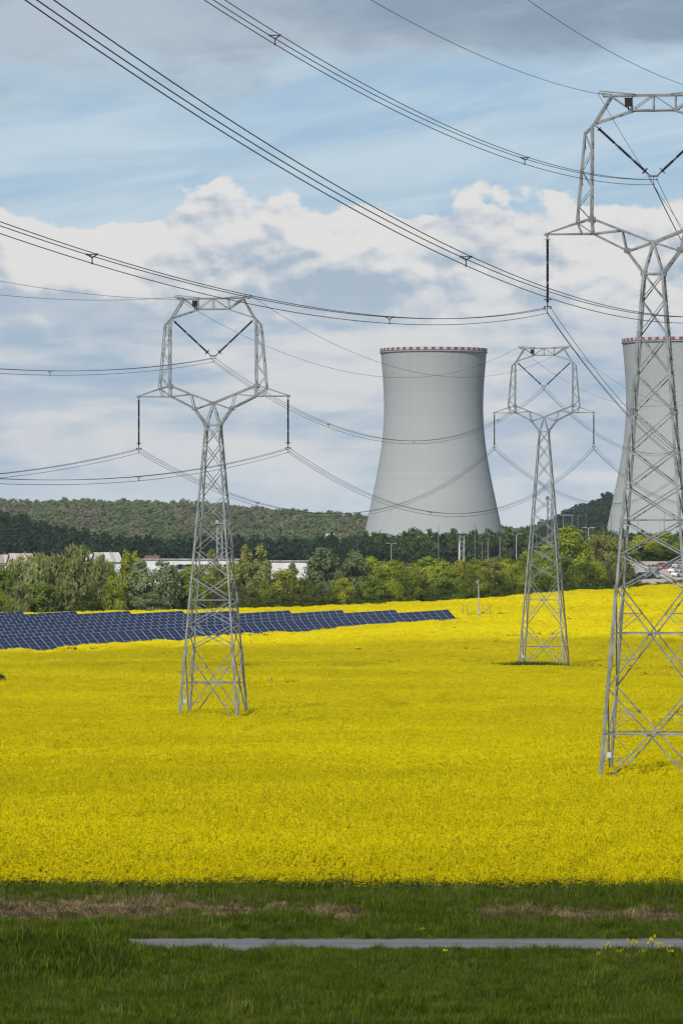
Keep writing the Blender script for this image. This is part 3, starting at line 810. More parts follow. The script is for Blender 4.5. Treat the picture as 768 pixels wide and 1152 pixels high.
def crown_mesh(name, seed, H, W, kind, mats, n_cl=34, n_leaf=70, leaf=.24, z0=.18, shape='round'):
    r = np.random.default_rng(seed); Q = []
    Cs = []
    tries = 0
    while len(Cs) < n_cl and tries < 4000:
        tries += 1
        t_ = r.random()
        if shape == 'round': env = math.sin(math.pi * (.12 + .86 * t_)) ** .6
        elif shape == 'tall': env = (math.sin(math.pi * (.15 + .83 * t_ ** .9)) ** .8)
        elif shape == 'bush': env = math.sqrt(max(0, 1 - (t_ * .97) ** 2.2))
        elif shape == 'cone': env = (1 - t_) ** .8 + .04
        a = r.uniform(0, 6.28); q = math.sqrt(r.uniform(.15, 1)) * env * W / 2 * .82
        Cs.append((q * math.cos(a), q * math.sin(a), H * (z0 + (1 - z0 - .07) * t_), env))
    wob = r.uniform(.75, 1.25, len(Cs))
    for (cx, cy, cz, env), wb in zip(Cs, wob):
        rad = (.13 * W + .045 * H) * wb * (.65 + .35 * env)
        if shape == 'cone': rad = W * .16 * wb * (.4 + env)
        n = int(n_leaf * r.uniform(.7, 1.3))
        dirs = r.normal(size=(n, 3)); dirs /= np.linalg.norm(dirs, axis=1)[:, None]
        rr = rad * r.random(n) ** .45
        P = dirs * rr[:, None]
        if kind == 'willow':
            P[:, 2] = P[:, 2] * .8 - np.abs(r.normal(0, .16 * H, n)) * (np.hypot(P[:, 0], P[:, 1]) / rad)
        else: P[:, 2] *= .78
        P += np.array([cx, cy, cz]); P[:, 2] = np.clip(P[:, 2], .03 * H, None)
        out_ = np.array([cx / W * 1.6, cy / W * 1.6, cz / H - .45]); nn = dirs * .8 + out_ * .8 + r.normal(size=(n, 3)) * .45 + np.array([0, 0, .4]); nn /= np.linalg.norm(nn, axis=1)[:, None]
        u = np.cross(nn, r.normal(size=(n, 3))); u /= np.linalg.norm(u, axis=1)[:, None]; w = np.cross(nn, u)
        s = leaf * r.uniform(.6, 1.25, (n, 1)); asp = .62
        if kind == 'willow': u = np.array([0, 0, 1.]) + r.normal(0, .25, (n, 3)); w = np.cross(u, nn); w /= np.linalg.norm(w, axis=1)[:, None]; asp = .38; s = s * 1.35
        Q.append(np.stack([P - u * s, P + w * s * asp, P + u * s, P - w * s * asp], 1))
    return quads_mesh(name, np.concatenate(Q), mats)
def trunk_mesh(seed, H, W, z0=.2):
    r = np.random.default_rng(seed); mb = MB()
    lean = r.normal(0, .03, 2) * H
    axis = [(0, 0, -.3), (lean[0] * .3, lean[1] * .3, H * .3), (lean[0] * .8, lean[1] * .8, H * .6), (lean[0], lean[1], H * .86)]
    mb.tube(axis, [.028 * H, .02 * H, .011 * H, .003 * H], 7)
    for i in range(9):
        z = r.uniform(.2, .7); a = r.uniform(0, 6.28); L = W * .42 * r.uniform(.6, 1)
        p0 = Vector((lean[0] * z, lean[1] * z, H * z)); p2 = p0 + Vector((math.cos(a) * L, math.sin(a) * L, L * r.uniform(.4, .9))); p1 = p0.lerp(p2, .5) + Vector((0, 0, -.06 * L))
        mb.tube([p0, p1, p2], [.010 * H, .006 * H, .002 * H], 5)
    return mb.mesh('trunk', m_bark, True)
PROTO = {}
def tree_proto(kind, shape, var):
    key = (kind, shape, var)
    if key not in PROTO:
        H, W = (10., 8.) if shape == 'round' else (10., 5.) if shape == 'tall' else (10., 11.) if shape == 'bush' else (10., 5.5)
        sd = sum(ord(ch) for ch in kind + shape) * 7 + var
        thin = kind in ('brown', 'olive', 'poplar')
        PROTO[key] = (crown_mesh('crown', sd, H, W, kind, M_LEAF[kind], 46 if shape != 'tall' else 38, 62 if thin else 95, .21 if thin else .25, .03 if shape == 'bush' else .12, shape), trunk_mesh(sd + 1, H, W), W)
    return PROTO[key]
TREE_N = [0]
def plant(kind, shape, px, ytop, wpx, back, label, name='tree', cat='tree', group=None, trunk=True):
    """stand a tree on the slope behind the field edge: photo column, top row, width in photo px, metres behind the edge"""
    d = float(edge_d(px)) + back; x = xat(px, d); z = float(zt(x, d))
    H = zat(ytop, d) - z; W = wpx * d / F
    TREE_N[0] += 1; cm, tm, W0 = tree_proto(kind, shape, TREE_N[0] % 3)
    root = thing(name, label, cat, (x, d, z - .1), (TREE_N[0] * 2.4) % 6.28, group)
    root.scale = (W / W0 * 1.12, W / W0 * 1.12, H / 10. * 1.06)
    obj('crown', cm, root)
    if trunk: obj('trunk', tm, root)
    return root
GT = 'trees along the far edge of the field'
# left group
plant('willow', 'round', 34, 623, 66, 9, 'broad pale willow behind the solar panels, left of the tallest willow', 'willow_tree', group=GT)
plant('willow', 'round', 88, 613, 70, 10, 'tallest pale drooping willow behind the left end of the solar panels', 'willow_tree', group=GT)
plant('willow', 'round', 60, 626, 50, 14, 'narrow pale willow filling the gap between the two big willows', 'willow_tree', group=GT)
plant('willow', 'round', 113, 624, 30, 7, 'small pale willow with a pointed top, right beside the tallest willow', 'willow_tree', group=GT)
plant('willow', 'bush', 22, 655, 34, 3, 'grey-green willow bush at the foot of the broad left willow', 'willow_bush', 'bush', GT)
plant('deep', 'round', 4, 637, 36, 6, 'green leafy tree cut by the left edge, under the pink-roofed houses', 'leafy_tree', group=GT)
plant('deep', 'round', -22, 640, 40, 9, 'green leafy tree reaching in from the left edge', 'leafy_tree', group=GT)
plant('fresh', 'bush', 2, 665, 26, 2, 'bright green bush at the left edge just above the solar panels', 'green_bush', 'bush', GT)
plant('deep', 'round', 49, 654, 36, 1.5, 'small dark round-leaved tree standing in front of the willows', 'leafy_tree', group=GT)
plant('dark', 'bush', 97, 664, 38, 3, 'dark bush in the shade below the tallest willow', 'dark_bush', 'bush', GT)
plant('lime', 'tall', 142, 618, 20, 8, 'taller slender yellow-green tree left of the long white building', 'slender_tree', group=GT)
plant('lime', 'tall', 152, 621, 17, 9, 'shorter slender yellow-green tree left of the long white building', 'slender_tree', group=GT)
plant('fresh', 'bush', 130, 648, 30, 4, 'bright green bush between the willows and the silvery trees', 'green_bush', 'bush', GT)
plant('silver', 'round', 158, 632, 36, 5, 'silvery grey-green tree, the left of two in front of the long white building', 'silvery_tree', group=GT)
plant('silver', 'round', 186, 630, 40, 4, 'silvery grey-green tree, the right of two in front of the long white building', 'silvery_tree', group=GT)
plant('deep', 'round', 205, 642, 26, 7, 'dark green tree behind the left leg of the pylon by the solar panels', 'leafy_tree', group=GT)
plant('silver', 'bush', 170, 668, 40, 1.5, 'low grey bush at the foot of the silvery trees', 'grey_bush', 'bush', GT)
plant('fresh', 'round', 222, 637, 34, 6, 'fresh green tree seen through the pylon by the solar panels', 'leafy_tree', group=GT)
plant('poplar', 'tall', 238, 618, 20, 10, 'pale slender tree seen through the pylon by the solar panels', 'slender_tree', group=GT)
plant('lime', 'tall', 262, 630, 26, 6, 'yellow-green tree just right of the pylon by the solar panels', 'slender_tree', group=GT)
plant('poplar', 'tall', 276, 615, 24, 9, 'tall tan-tinged tree left of the small white shed', 'slender_tree', group=GT)
plant('poplar', 'tall', 293, 613, 24, 8, 'tallest tan-tinged tree, next to the left end of the small white shed', 'slender_tree', group=GT)
plant('lime', 'round', 318, 640, 40, 7, 'low yellow-green tree in front of the small white shed', 'leafy_tree', group=GT)
plant('silver', 'tall', 329, 634, 18, 9, 'small whitish slender tree at the middle of the small white shed', 'slender_tree', group=GT)
plant('silver', 'round', 364, 618, 46, 9, 'largest silvery tree right of the small white shed', 'silvery_tree', group=GT)
plant('silver', 'round', 398, 622, 40, 8, 'second silvery tree, below the left foot of the whole cooling tower', 'silvery_tree', group=GT)
plant('fresh', 'round', 418, 629, 30, 7, 'green tree right of the silvery trees under the whole cooling tower', 'leafy_tree', group=GT)
# scrub under the cooling tower
rr_ = np.random.default_rng(5)
for i, px in enumerate(range(430, 590, 17)):
    kd = ['lime', 'fresh', 'olive', 'lime', 'fresh'][i % 5]
    plant(kd, 'round', px + rr_.uniform(-4, 4), 634 + rr_.uniform(-5, 4), rr_.uniform(28, 38), 7 + rr_.uniform(0, 5), 'yellow-green scrub tree in the belt below the whole cooling tower', 'scrub_tree', group='scrub trees below the whole cooling tower')
for i, px in enumerate(range(300, 640, 15)):
    kd = ['deep', 'brown', 'fresh', 'deep', 'brown', 'fresh', 'lime'][i % 7] if px < 420 else ['deep', 'fresh', 'dark', 'deep', 'fresh'][i % 5]
    plant(kd, 'bush', px + rr_.uniform(-5, 5), float(tree_edge(px)) - rr_.uniform(24, 34), rr_.uniform(24, 36), 2.5 + rr_.uniform(0, 2), 'dense hedge bush behind the rape, left of the smallest pylon', 'hedge_bush', 'bush', 'hedge bushes behind the rape')
for i, px in enumerate(range(226, 300, 15)):
    plant(['fresh', 'brown', 'deep', 'brown', 'deep'][i % 5], 'bush', px, 661 + rr_.uniform(-4, 5), 28, 2.5, 'bush behind the solar panels close to the pylon', 'hedge_bush', 'bush', 'bushes behind the solar panels')
for i, px in enumerate(range(265, 640, 19)):
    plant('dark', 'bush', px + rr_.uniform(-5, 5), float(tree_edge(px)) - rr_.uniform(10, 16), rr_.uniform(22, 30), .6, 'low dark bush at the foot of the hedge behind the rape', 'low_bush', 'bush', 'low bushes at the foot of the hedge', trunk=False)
for i, px in enumerate(range(420, 612, 14)):
    plant(['fresh', 'deep', 'olive', 'fresh'][i % 4], 'round', px + rr_.uniform(-5, 5), 631 + rr_.uniform(-5, 4), rr_.uniform(28, 40), 26 + rr_.uniform(0, 40), 'green scrub tree in the rear of the belt below the whole cooling tower', 'scrub_tree', group='scrub trees in the rear of the belt')
plant('fresh', 'round', 127, 634, 24, 14, 'green tree hiding the wall of the larger grey-roofed house', 'leafy_tree', group=GT)
plant('lime', 'round', 102, 633, 26, 16, 'yellow-green tree just right of the tallest willow, below a grey roof', 'leafy_tree', group=GT)
plant('fresh', 'round', 16, 634, 30, 18, 'green tree between the two pink-roofed houses', 'leafy_tree', group=GT)
for px, yt in ((196, 637), (213, 639), (226, 636), (246, 634), (258, 637)):
    plant(['fresh', 'silver', 'deep'][px % 3], 'round', px, yt, 24, 15, 'green tree in the row just in front of the long white building', 'leafy_tree', group='trees in front of the long white building')
# right group
plant('fresh', 'round', 592, 621, 30, 12, 'light green tree left of the smallest pylon', 'leafy_tree', group=GT)
plant('fresh', 'round', 612, 613, 34, 14, 'light green tree seen through the smallest pylon', 'leafy_tree', group=GT)
plant('fresh', 'round', 640, 594, 46, 16, 'tallest fresh green tree right of the smallest pylon', 'leafy_tree', group=GT)
plant('deep', 'round', 630, 622, 34, 8, 'mid green tree in front of the tallest fresh green tree', 'leafy_tree', group=GT)
plant('olive', 'round', 672, 598, 44, 22, 'olive tree with tan twigs left of the tallest pylon', 'leafy_tree', group=GT)
plant('olive', 'round', 690, 606, 36, 18, 'olive tree behind the left leg of the tallest pylon', 'leafy_tree', group=GT)
plant('lime', 'round', 656, 618, 34, 12, 'yellow-green tree below the twin-armed lamp', 'leafy_tree', group=GT)
plant('brown', 'round', 680, 632, 30, 8, 'brownish half-bare tree left of the tallest pylon', 'bare_tree', group=GT)
plant('lime', 'round', 722, 602, 34, 118, 'yellow-green tree beyond the parked cars, left of the lit bushes', 'leafy_tree', group=GT)
plant('fresh', 'round', 748, 598, 40, 122, 'bright green tree beyond the parked cars', 'leafy_tree', group=GT)
plant('fresh', 'round', 774, 600, 36, 122, 'bright green tree cut by the right edge beyond the parked cars', 'leafy_tree', group=GT)
plant('dark', 'round', 736, 616, 34, 112, 'dark reddish-green tree just behind the parked cars', 'leafy_tree', group=GT)
plant('dark', 'round', 760, 616, 36, 114, 'dark green tree behind the white parked cars', 'leafy_tree', group=GT)
plant('deep', 'round', 704, 616, 30, 40, 'deep green tree left of the parked cars', 'leafy_tree', group=GT)
for i, px in enumerate(range(646, 712, 12)):
    plant(['deep', 'dark', 'fresh', 'brown'][i % 4], 'bush', px, float(tree_edge(px)) - rr_.uniform(24, 32), 30, 3, 'dense hedge bush between the smallest and the tallest pylon', 'hedge_bush', 'bush', 'hedge bushes between the pylons')
for i, px in enumerate(range(640, 700, 14)):
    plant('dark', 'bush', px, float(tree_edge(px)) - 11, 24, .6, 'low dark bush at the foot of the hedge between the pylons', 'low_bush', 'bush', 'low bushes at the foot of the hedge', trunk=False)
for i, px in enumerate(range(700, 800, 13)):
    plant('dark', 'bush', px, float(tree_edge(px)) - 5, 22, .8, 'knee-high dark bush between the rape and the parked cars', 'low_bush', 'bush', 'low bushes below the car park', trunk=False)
# dark shrub in the rape, left edge
d0 = d_at(1, 776, 0); root = thing('dark_shrub', 'small dark shrub standing alone in the rape at the left edge', 'bush', (xat(0, d0), d0, float(zt(0, d0))), 1.)
cm, tm, W0 = tree_proto('dark', 'bush', 0); root.scale = (2.6 / W0, 2.6 / W0, .235)
obj('crown', cm, root); obj('trunk', tm, root)

# ------------------------------------------------------------------ wooded hills
def far_crowns(tag_, mats, shape, seeds, n_cl=11, n_leaf=26, leaf=.62):
    return [crown_mesh('far_crown', s, 10., 8. if shape != 'cone' else 6., 'x', mats[i % len(mats)], n_cl, n_leaf, leaf, .05, shape) for i, s in enumerate(seeds)]
m_f1 = leaf_mat('hill_green', (.180, .235, .085), (.145, .200, .075), .4, 0.15, .4)
m_f2 = leaf_mat('hill_olive', (.220, .240, .105), (.190, .215, .095), .4, 0.15, .4)
m_f3 = leaf_mat('hill_bare', (.235, .220, .150), (.210, .195, .135), .4, 0.15, .4)
m_f4 = leaf_mat('hill_conifer_shaded', (.030, .056, .030), (.044, .072, .036), .4, 0.3, .4)  # cloud shade over the left and right hills is put into this dark colour
m_f5 = leaf_mat('belt_green', (.050, .085, .026), (.078, .118, .032), .4, 0.4)
m_f6 = leaf_mat('belt_light', (0.120, 0.152, 0.048), (0.096, 0.128, 0.045), .4, .3)
m_floor = simple('forest_floor', (.035, .045, .02), (.05, .05, .025), .05, 1, spec=0)
def wood(hname, hlabel, sname, slabel, crest, d_front, d_back, y_front, coll, nk, weights, n, size, treeh, patch=0):
    cp, cy = zip(*crest)
    def surf(px, t_):
        d = d_front + (d_back - d_front) * t_
        yc = np.interp(px, cp, cy) + treeh * F / d_back + 3.2 * (vnoise(np.asarray(px) / 9. + 5, np.asarray(px) * 0 + 1.5, 44) - .5)
        zc = zat(yc, d_back); zf = zat(y_front, d_front)
        s = np.sin(np.clip(t_, 0, 1) * math.pi / 2) ** 1.1
        z = zf + (zc - zf) * s
        z = np.where(t_ > 1, zc - (t_ - 1) * 60, z)
        return xat(px, d), d, z
    pxs = np.linspace(cp[0], cp[-1], 60); ts = np.linspace(-.05, 1.25, 20)
    mb = MB()
    for t_ in ts:
        x, d, z = surf(pxs, np.full_like(pxs, t_))
        for q in zip(x, np.broadcast_to(d, x.shape), z - (8 if t_ < 0 else .5)): mb.v.append(q)
    for i in range(len(ts) - 1):
        for j in range(59):
            a = i * 60 + j; mb.f.append((a, a + 1, a + 61, a + 60)); mb.mi.append(0)
    tag(obj(hname, mb.mesh(hname, m_floor, True)), hlabel, kind='structure')
    px = RNG.uniform(cp[0], cp[-1], n); t_ = RNG.uniform(0, 1.04, n)
    x, d, z = surf(px, t_)
    idx = np.zeros(n, int)
    pn = vnoise(px / 26 + 3, t_ * 5, 31) * .75 + RNG.random(n) * .45 if patch else RNG.random(n)
    cw = np.cumsum(weights) / sum(weights)
    q = np.argsort(np.argsort(pn)) / n
    kind = np.searchsorted(cw, q, side='right').clip(0, len(weights) - 1)
    idx = kind * nk + RNG.integers(0, nk, n)
    s = size * RNG.uniform(.65, 1.45, n); S = np.stack([s, s, s * treeh / 10 * RNG.uniform(.78, 1.15, n) / size], 1)
    scatter(sname, np.stack([x, np.broadcast_to(d, x.shape), z - .5], 1), RNG.uniform(0, 6.28, n), np.zeros(n), S, idx, coll, slabel)
cA = protos('hill_trees', far_crowns('a', [m_f1], 'round', [1, 2, 3]) + far_crowns('b', [m_f2], 'round', [4, 5, 6]) + far_crowns('c', [m_f3], 'round', [7, 8, 9]))
wood('distant_hill', 'long low hill on the left horizon', 'hillside_wood', 'mixed green and grey-brown wood covering the long far hill at left',
     [(-80, 570), (0, 568.5), (60, 567.5), (150, 568.5), (230, 571), (300, 576), (360, 581), (420, 585), (560, 597), (640, 605)], 3900, 4900, 622, cA, 3, [5, 3.4, 3.0], 10500, 1.3, 11, 1)
cB = protos('shade_toned_trees', far_crowns('d', [m_f4], 'cone', [11, 12, 13], 13, 24, .55) + far_crowns('e', [m_f4], 'round', [14, 15, 16]))
wood('left_hill', 'low hill falling away from the left edge', 'shade_toned_conifers', 'conifer wood coloured dark for cloud shade, left edge to cooling tower foot',
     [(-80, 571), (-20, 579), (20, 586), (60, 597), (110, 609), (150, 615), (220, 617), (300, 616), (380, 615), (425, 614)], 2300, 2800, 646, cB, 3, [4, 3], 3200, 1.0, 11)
wood('right_hill', 'wooded hill rising to the right between the cooling towers', 'dark_wood', 'wood with cloud shade in its leaf colour covering the hill between the two cooling towers',
     [(540, 628), (562, 615), (580, 606), (605, 595), (635, 580), (665, 569), (690, 561), (730, 551), (850, 543)], 3550, 4200, 632, cB, 3, [2, 6], 3000, 1.2, 12)  # no cloud stands over this hill; its shade is in the leaf colour
cC = protos('belt_trees', far_crowns('f', [m_f5], 'round', [21, 22, 23], 14, 34, .5) + far_crowns('g', [m_f6], 'round', [24, 25, 26], 14, 34, .5))
wood('tower_bank', 'low bank in front of the cooling towers', 'tree_belt', 'dark green belt of trees hiding the foot of the cooling towers',
     [(400, 619), (418, 611), (436, 616), (450, 611), (470, 608), (482, 606), (494, 612), (512, 609), (540, 612), (556, 611), (575, 614), (600, 620), (640, 615), (672, 606), (690, 608), (730, 610), (850, 608)], 2350, 2600, 640, cC, 3, [5, 1.2], 1500, 1.0, 12)

# ------------------------------------------------------------------ buildings
m_wall = simple('white_render', (.72, .72, .70), (.62, .62, .60), .3, .85)
m_roofp = simple('pale_pink_roof', (.33, .23, .20), (.44, .39, .36), 1.1, .85, stretch=(1, .02, .02), lo=.45, hi=.55)
m_roofw = simple('pale_grey_roof', (.50, .48, .46), (.34, .32, .31), 1.0, .8, stretch=(1, .02, .02), lo=.45, hi=.55)
m_glass = simple('window_glass', (.03, .035, .045), (.05, .055, .06), 1, .15, 0, 3, .5)
m_redr = simple('red_roof', (.17, .085, .065), (.13, .07, .06), .5, .85)
m_frame = simple('window_frame', (.5, .5, .5), (.4, .4, .4), 1, .6)
def gable_house(label, px, d, y_ridge, y_eave, wpx, deep, roofm, rotz=.15, name='house'):
    x = xat(px, d); W = wpx * d / F; ze = zat(y_eave, d); zr = zat(y_ridge, d); z0 = float(zt(x, d)) - .3
    root = thing(name, label, 'house', (x, d, z0), rotz, 'pale houses behind the trees')
    he = ze - z0; hr = zr - z0; mb = MB(); D = deep
    mb.add([(-W / 2, 0, 0), (W / 2, 0, 0), (W / 2, D, 0), (-W / 2, D, 0), (-W / 2, 0, he), (W / 2, 0, he), (W / 2, D, he), (-W / 2, D, he), (-W / 2, D / 2, hr - .2), (W / 2, D / 2, hr - .2)],
           [(0, 1, 5, 4), (2, 3, 7, 6), (1, 2, 6, 9, 5), (3, 0, 4, 8, 7)])
    obj('wall', mb.mesh('wall', m_wall), root)
    mb = MB(); o_ = .4
    sl = (hr - he) / (D / 2)
    for s in (0, 1):
        e = -o_ if s == 0 else D + o_; ze_ = he - o_ * sl
        pts = [(-W / 2 - o_, e, ze_), (W / 2 + o_, e, ze_), (W / 2 + o_, D / 2, hr), (-W / 2 - o_, D / 2, hr)]
        mb.add(pts + [(p[0], p[1], p[2] + .2) for p in pts], [(0, 1, 2, 3), (7, 6, 5, 4), (0, 4, 5, 1), (1, 5, 6, 2), (2, 6, 7, 3), (3, 7, 4, 0)])
    rf = obj('roof', mb.mesh('roof', roofm), root)
    mb = MB(); mb.box((W * .22, D * .62, hr + .1), (.6, .6, 1.3)); obj('chimney', mb.mesh('chimney', m_redr), rf)
    n = max(1, int(W / 3.5))
    for i in range(n):
        xx = -W / 2 + W * (i + .5) / n
        mb = MB(); mb.box((xx, -.03, he - 1.3), (1.3, .10, 1.1)); w_ = obj('window', mb.mesh('window', m_glass), root)
        mb = MB(); mb.box((xx, -.05, he - .71), (1.5, .10, .08)); mb.box((xx, -.05, he - 1.89), (1.5, .12, .08)); mb.box((xx, -.06, he - 1.3), (.07, .1, 1.1)); obj('frame', mb.mesh('frame', m_frame), w_)
    return root
gable_house('pink-roofed house at the left edge above the trees', 3, 1640, 624.5, 633, 20, 9, m_roofp)
gable_house('pink-roofed house, second from the left edge, beside the willow tops', 27, 1620, 623, 635, 24, 10, m_roofp, .25)
gable_house('grey-roofed house between the willow tops and the slender trees', 103, 1640, 624, 630, 12, 9, m_roofw)
gable_house('larger grey-roofed house left of the long white building', 124, 1600, 622, 632, 26, 11, m_roofw, .25)
def long_hall(label, px0, px1, y_roof, d, win, name='hall', cat='building'):
    x0, x1 = xat(px0, d), xat(px1, d); W = x1 - x0; x = (x0 + x1) / 2; z0 = float(zt(x, d)) - .3; H = zat(y_roof, d) - z0
    root = thing(name, label, cat, (x, d, z0))
    mb = MB(); mb.box((0, 7, H / 2), (W, 14, H)); obj('wall', mb.mesh('wall', m_wall), root)
    mb = MB(); mb.box((0, 7, H + .12), (W + .8, 14.8, .28)); obj('roof', mb.mesh('roof', m_roofw), root)
    for p in win:
        xx = xat(p, d) - x
        mb = MB(); mb.box((xx, -.03, H - 2.1), (1.35, .10, 1.3)); w_ = obj('window', mb.mesh('window', m_glass), root)
        mb = MB(); mb.box((xx, -.05, H - 1.41), (1.5, .12, .08)); mb.box((xx, -.05, H - 2.79), (1.5, .14, .08)); obj('frame', mb.mesh('frame', m_frame), w_)
    return root
long_hall('long white flat-roofed building behind the pylon by the solar panels', 150, 268, 629.5, 1560, [201.5, 204.5, 210, 213, 216, 219, 226, 232, 240, 247, 254], 'long_building')
gable_house('small house with a red roof showing above the long white building', 171, 1700, 625.5, 629, 14, 8, m_redr, 0)
long_hall('small white shed left of the largest silvery tree', 305, 346, 631.5, 1500, [], 'white_shed', 'shed')
gable_house('tiny white house on the slope of the far hill', 372, 3860, 600.5, 603.5, 8, 8, m_whitepaint, .2)
long_hall('low grey hut among the scrub below the cooling tower', 432, 448, 634, 1480, [437, 443], 'grey_hut', 'hut')

# ------------------------------------------------------------------ masts, lamps, poles
m_pole = simple('pale_painted_steel', (.50, .52, .52), (.40, .42, .43), 1, .5, .3)
m_pole2 = simple('dull_grey_steel', (.20, .215, .23), (.15, .165, .18), 1, .6, .3)
m_lampglass = simple('lamp_glass', (.7, .7, .68), (.6, .6, .6), 2, .2)
GL = 'lamp posts and masts around the plant'
def at_z(px, d): x = xat(px, d); return x, float(zt(x, d))
def lamp(label, px, ytop, d, arms, r=.10, mat=None):
    x, z = at_z(px, d); H = zat(ytop, d) - z
    root = thing('street_lamp', label, 'street lamp', (x, d, z), 0, 'street lamps of the plant')
    mb = MB(); mb.tube([(0, 0, -.2), (0, 0, H - .6), (0, 0, H)], [r * 1.3, r, r * .7], 8); obj('post', mb.mesh('post', mat or m_pole), root)
    for s in arms:
        mb = MB(); mb.tube([(0, 0, H - .05), (s * .4, 0, H + .2), (s * 1.0, 0, H + .24)], r * .6, 6); ar = obj('arm', mb.mesh('arm', mat or m_pole), root)
        mb = MB(); mb.box((s * 1.3, 0, H + .22), (.7, .34, .14)); hd = obj('lamp_head', mb.mesh('lamp_head', mat or m_pole), ar)
    return root
lamp('pale lamp post with two arms, left of the tallest pylon', 661.5, 594.5, 1400, (-1, 1))
lamp('pale single-armed lamp post between the whole cooling tower and the smallest pylon', 580.5, 601.5, 1480, (1,))
lamp('dark lamp post with one arm in front of the wooded hill', 649.5, 581, 1750, (1,), .10, m_pole2)
lamp('slim grey lamp with a short arm, left of the wooded hill crest', 603, 591, 1750, (-1,), .08, m_pole2)
lamp('pale lamp post with two arms seen through the tallest pylon', 741.5, 582, 1500, (-1, 1), .07)
lamp('low twin-armed lamp mast below the left part of the whole cooling tower', 440, 612, 1650, (-1, 1), .09)
def mast(label, px, ytop, d, r=.11, mat=None, cross=0, name='mast'):
    x, z = at_z(px, d); H = zat(ytop, d) - z
    root = thing(name, label, 'mast', (x, d, z), 0, GL)
    mb = MB(); mb.tube([(0, 0, -.2), (0, 0, H * .7), (0, 0, H)], [r, r * .85, r * .5], 8); obj('pole', mb.mesh('pole', mat or m_pole2), root)
    if cross:
        mb = MB(); mb.box((0, 0, H - .3), (cross, .14, .16)); mb.box((0, 0, H - 1.1), (cross * .7, .12, .12)); obj('cross_bar', mb.mesh('cross_bar', mat or m_pole2), root)
    return root
mast('thin dark mast in front of the right part of the whole cooling tower', 493, 591, 2250, .22)
mast('grey post left of the right foot of the whole cooling tower', 534, 590, 1900, .16)
mast('short pale post, second of the row at the right foot of the whole cooling tower', 542, 605, 1900, .14, m_pole2)
mast('broad pale post, third of the row at the right foot of the whole cooling tower', 548.5, 604, 1900, .26, m_pole2)
mast('broad pale post, rightmost of the row at the right foot of the whole cooling tower', 562, 603, 1900, .26, m_pole2)
mast('tall dark thin mast right of the dark lamp on the wooded hill', 658.5, 577, 1800, .12)
mast('thin mast at the left foot of the half-hidden cooling tower', 687.5, 577, 1900, .13)
mast('thin mast in front of the half-hidden cooling tower, seen through the tallest pylon', 717, 578, 1900, .13)
mast('taller thin mast right of the twin lamp seen through the tallest pylon', 746.5, 574, 1900, .13)
mast('slim pole beside the white post below the whole cooling tower', 402, 606, 1700, .10)
mast('white post beside the lattice mast below the whole cooling tower', 516.2, 611, 1700, .24, m_plate)
def lattice_mast(label, px, ytop, d, w, plat=True, mat=None):
    x, z = at_z(px, d); H = zat(ytop, d) - z
    root = thing('lattice_mast', label, 'mast', (x, d, z), .2, GL)
    mb = MB()
    for a, c in ((-1, -1), (1, -1), (1, 1), (-1, 1)): mb.bar((a * w / 2, c * w / 2, -.2), (a * w / 2, c * w / 2, H), .16, angle=False)
    zz = 0; f = 1
    while zz < H - w:
        for v in (-w / 2, w / 2):
            mb.bar((-f * w / 2, v, zz), (f * w / 2, v, zz + w), .09); mb.bar((v, -f * w / 2, zz), (v, f * w / 2, zz + w), .09)
        zz += w; f = -f
    obj('lattice_column', mb.mesh('lattice_column', mat or m_pole2), root)
    if plat:
        mb = MB(); mb.box((0, 0, H + .1), (w * 1.9, w * 1.9, .25))
        for a in (-1, 1): mb.box((a * w * .9, 0, H + .9), (.08, w * 1.8, .08)); mb.box((a * w * .9, 0, H + .5), (.08, .08, .9))
        mb.box((-w * .5, 0, H + .7), (.9, .6, 1.0)); obj('platform', mb.mesh('platform', mat or m_pole2), root)
    return root
lattice_mast('grey lattice mast with a platform seen through the smallest pylon', 618, 562, 1900, 1.5)
lattice_mast('square grey lattice mast seen through the pylon by the solar panels', 247, 589, 1900, 1.8, True, m_pole)
lattice_mast('stocky lattice mast with a cross beam below the right half of the whole cooling tower', 519, 600, 1700, 1.5, True, m_pole)
x, z = at_z(638, 1900); H = zat(580, 1900) - z
root = thing('portal_gantry', 'grey portal gantry in front of the wooded hill right of the smallest pylon', 'gantry', (x, 1900, z), 0.1)
for s in (-1, 1):
    mb = MB()
    for v in (-.5, .5): mb.bar((s * 1.6, v, -.2), (s * 1.6, v, H), .2, angle=False)
    for i in range(int(H)): mb.bar((s * 1.6, -.5 if i % 2 else .5, i), (s * 1.6, .5 if i % 2 else -.5, i + 1), .1)
    obj('leg', mb.mesh('leg', m_pole2), root)
mb = MB(); mb.box((0, 0, H + .1), (4.4, 1.0, .5)); mb.box((-3.5, 0, H + .25), (3., .12, .12)); obj('beam', mb.mesh('beam', m_pole2), root)
# camera pole beside the panels
dpole = d_at(538, 696.5, .3); x, z = at_z(538, dpole); H = zat(652, dpole) - z
root = thing('camera_pole', 'white pole with a security camera in the rape right of the solar panels', 'camera pole', (x, dpole, z))
mb = MB(); mb.tube([(0, 0, -.2), (0, 0, H)], [.12, .085], 8); obj('pole', mb.mesh('pole', m_pole), root)
mb = MB(); mb.box((-.28, -.1, H - .55), (.42, .6, .26)); mb.box((-.1, 0, H - .5), (.3, .08, .08)); mb.tube([(-.3, -.1, H - .68), (-.34, -.16, H - 1.0)], [.14, .10], 8); obj('camera', mb.mesh('camera', m_pole), root)
mb = MB(); mb.box((0, -.18, 1.75), (.42, .28, .7)); obj('control_box', mb.mesh('control_box', m_pole), root)
mb = MB(); mb.tube([(0, 0, H), (0, 0, H + .5)], .02, 5); obj('lightning_rod', mb.mesh('lightning_rod', m_pole2), root)
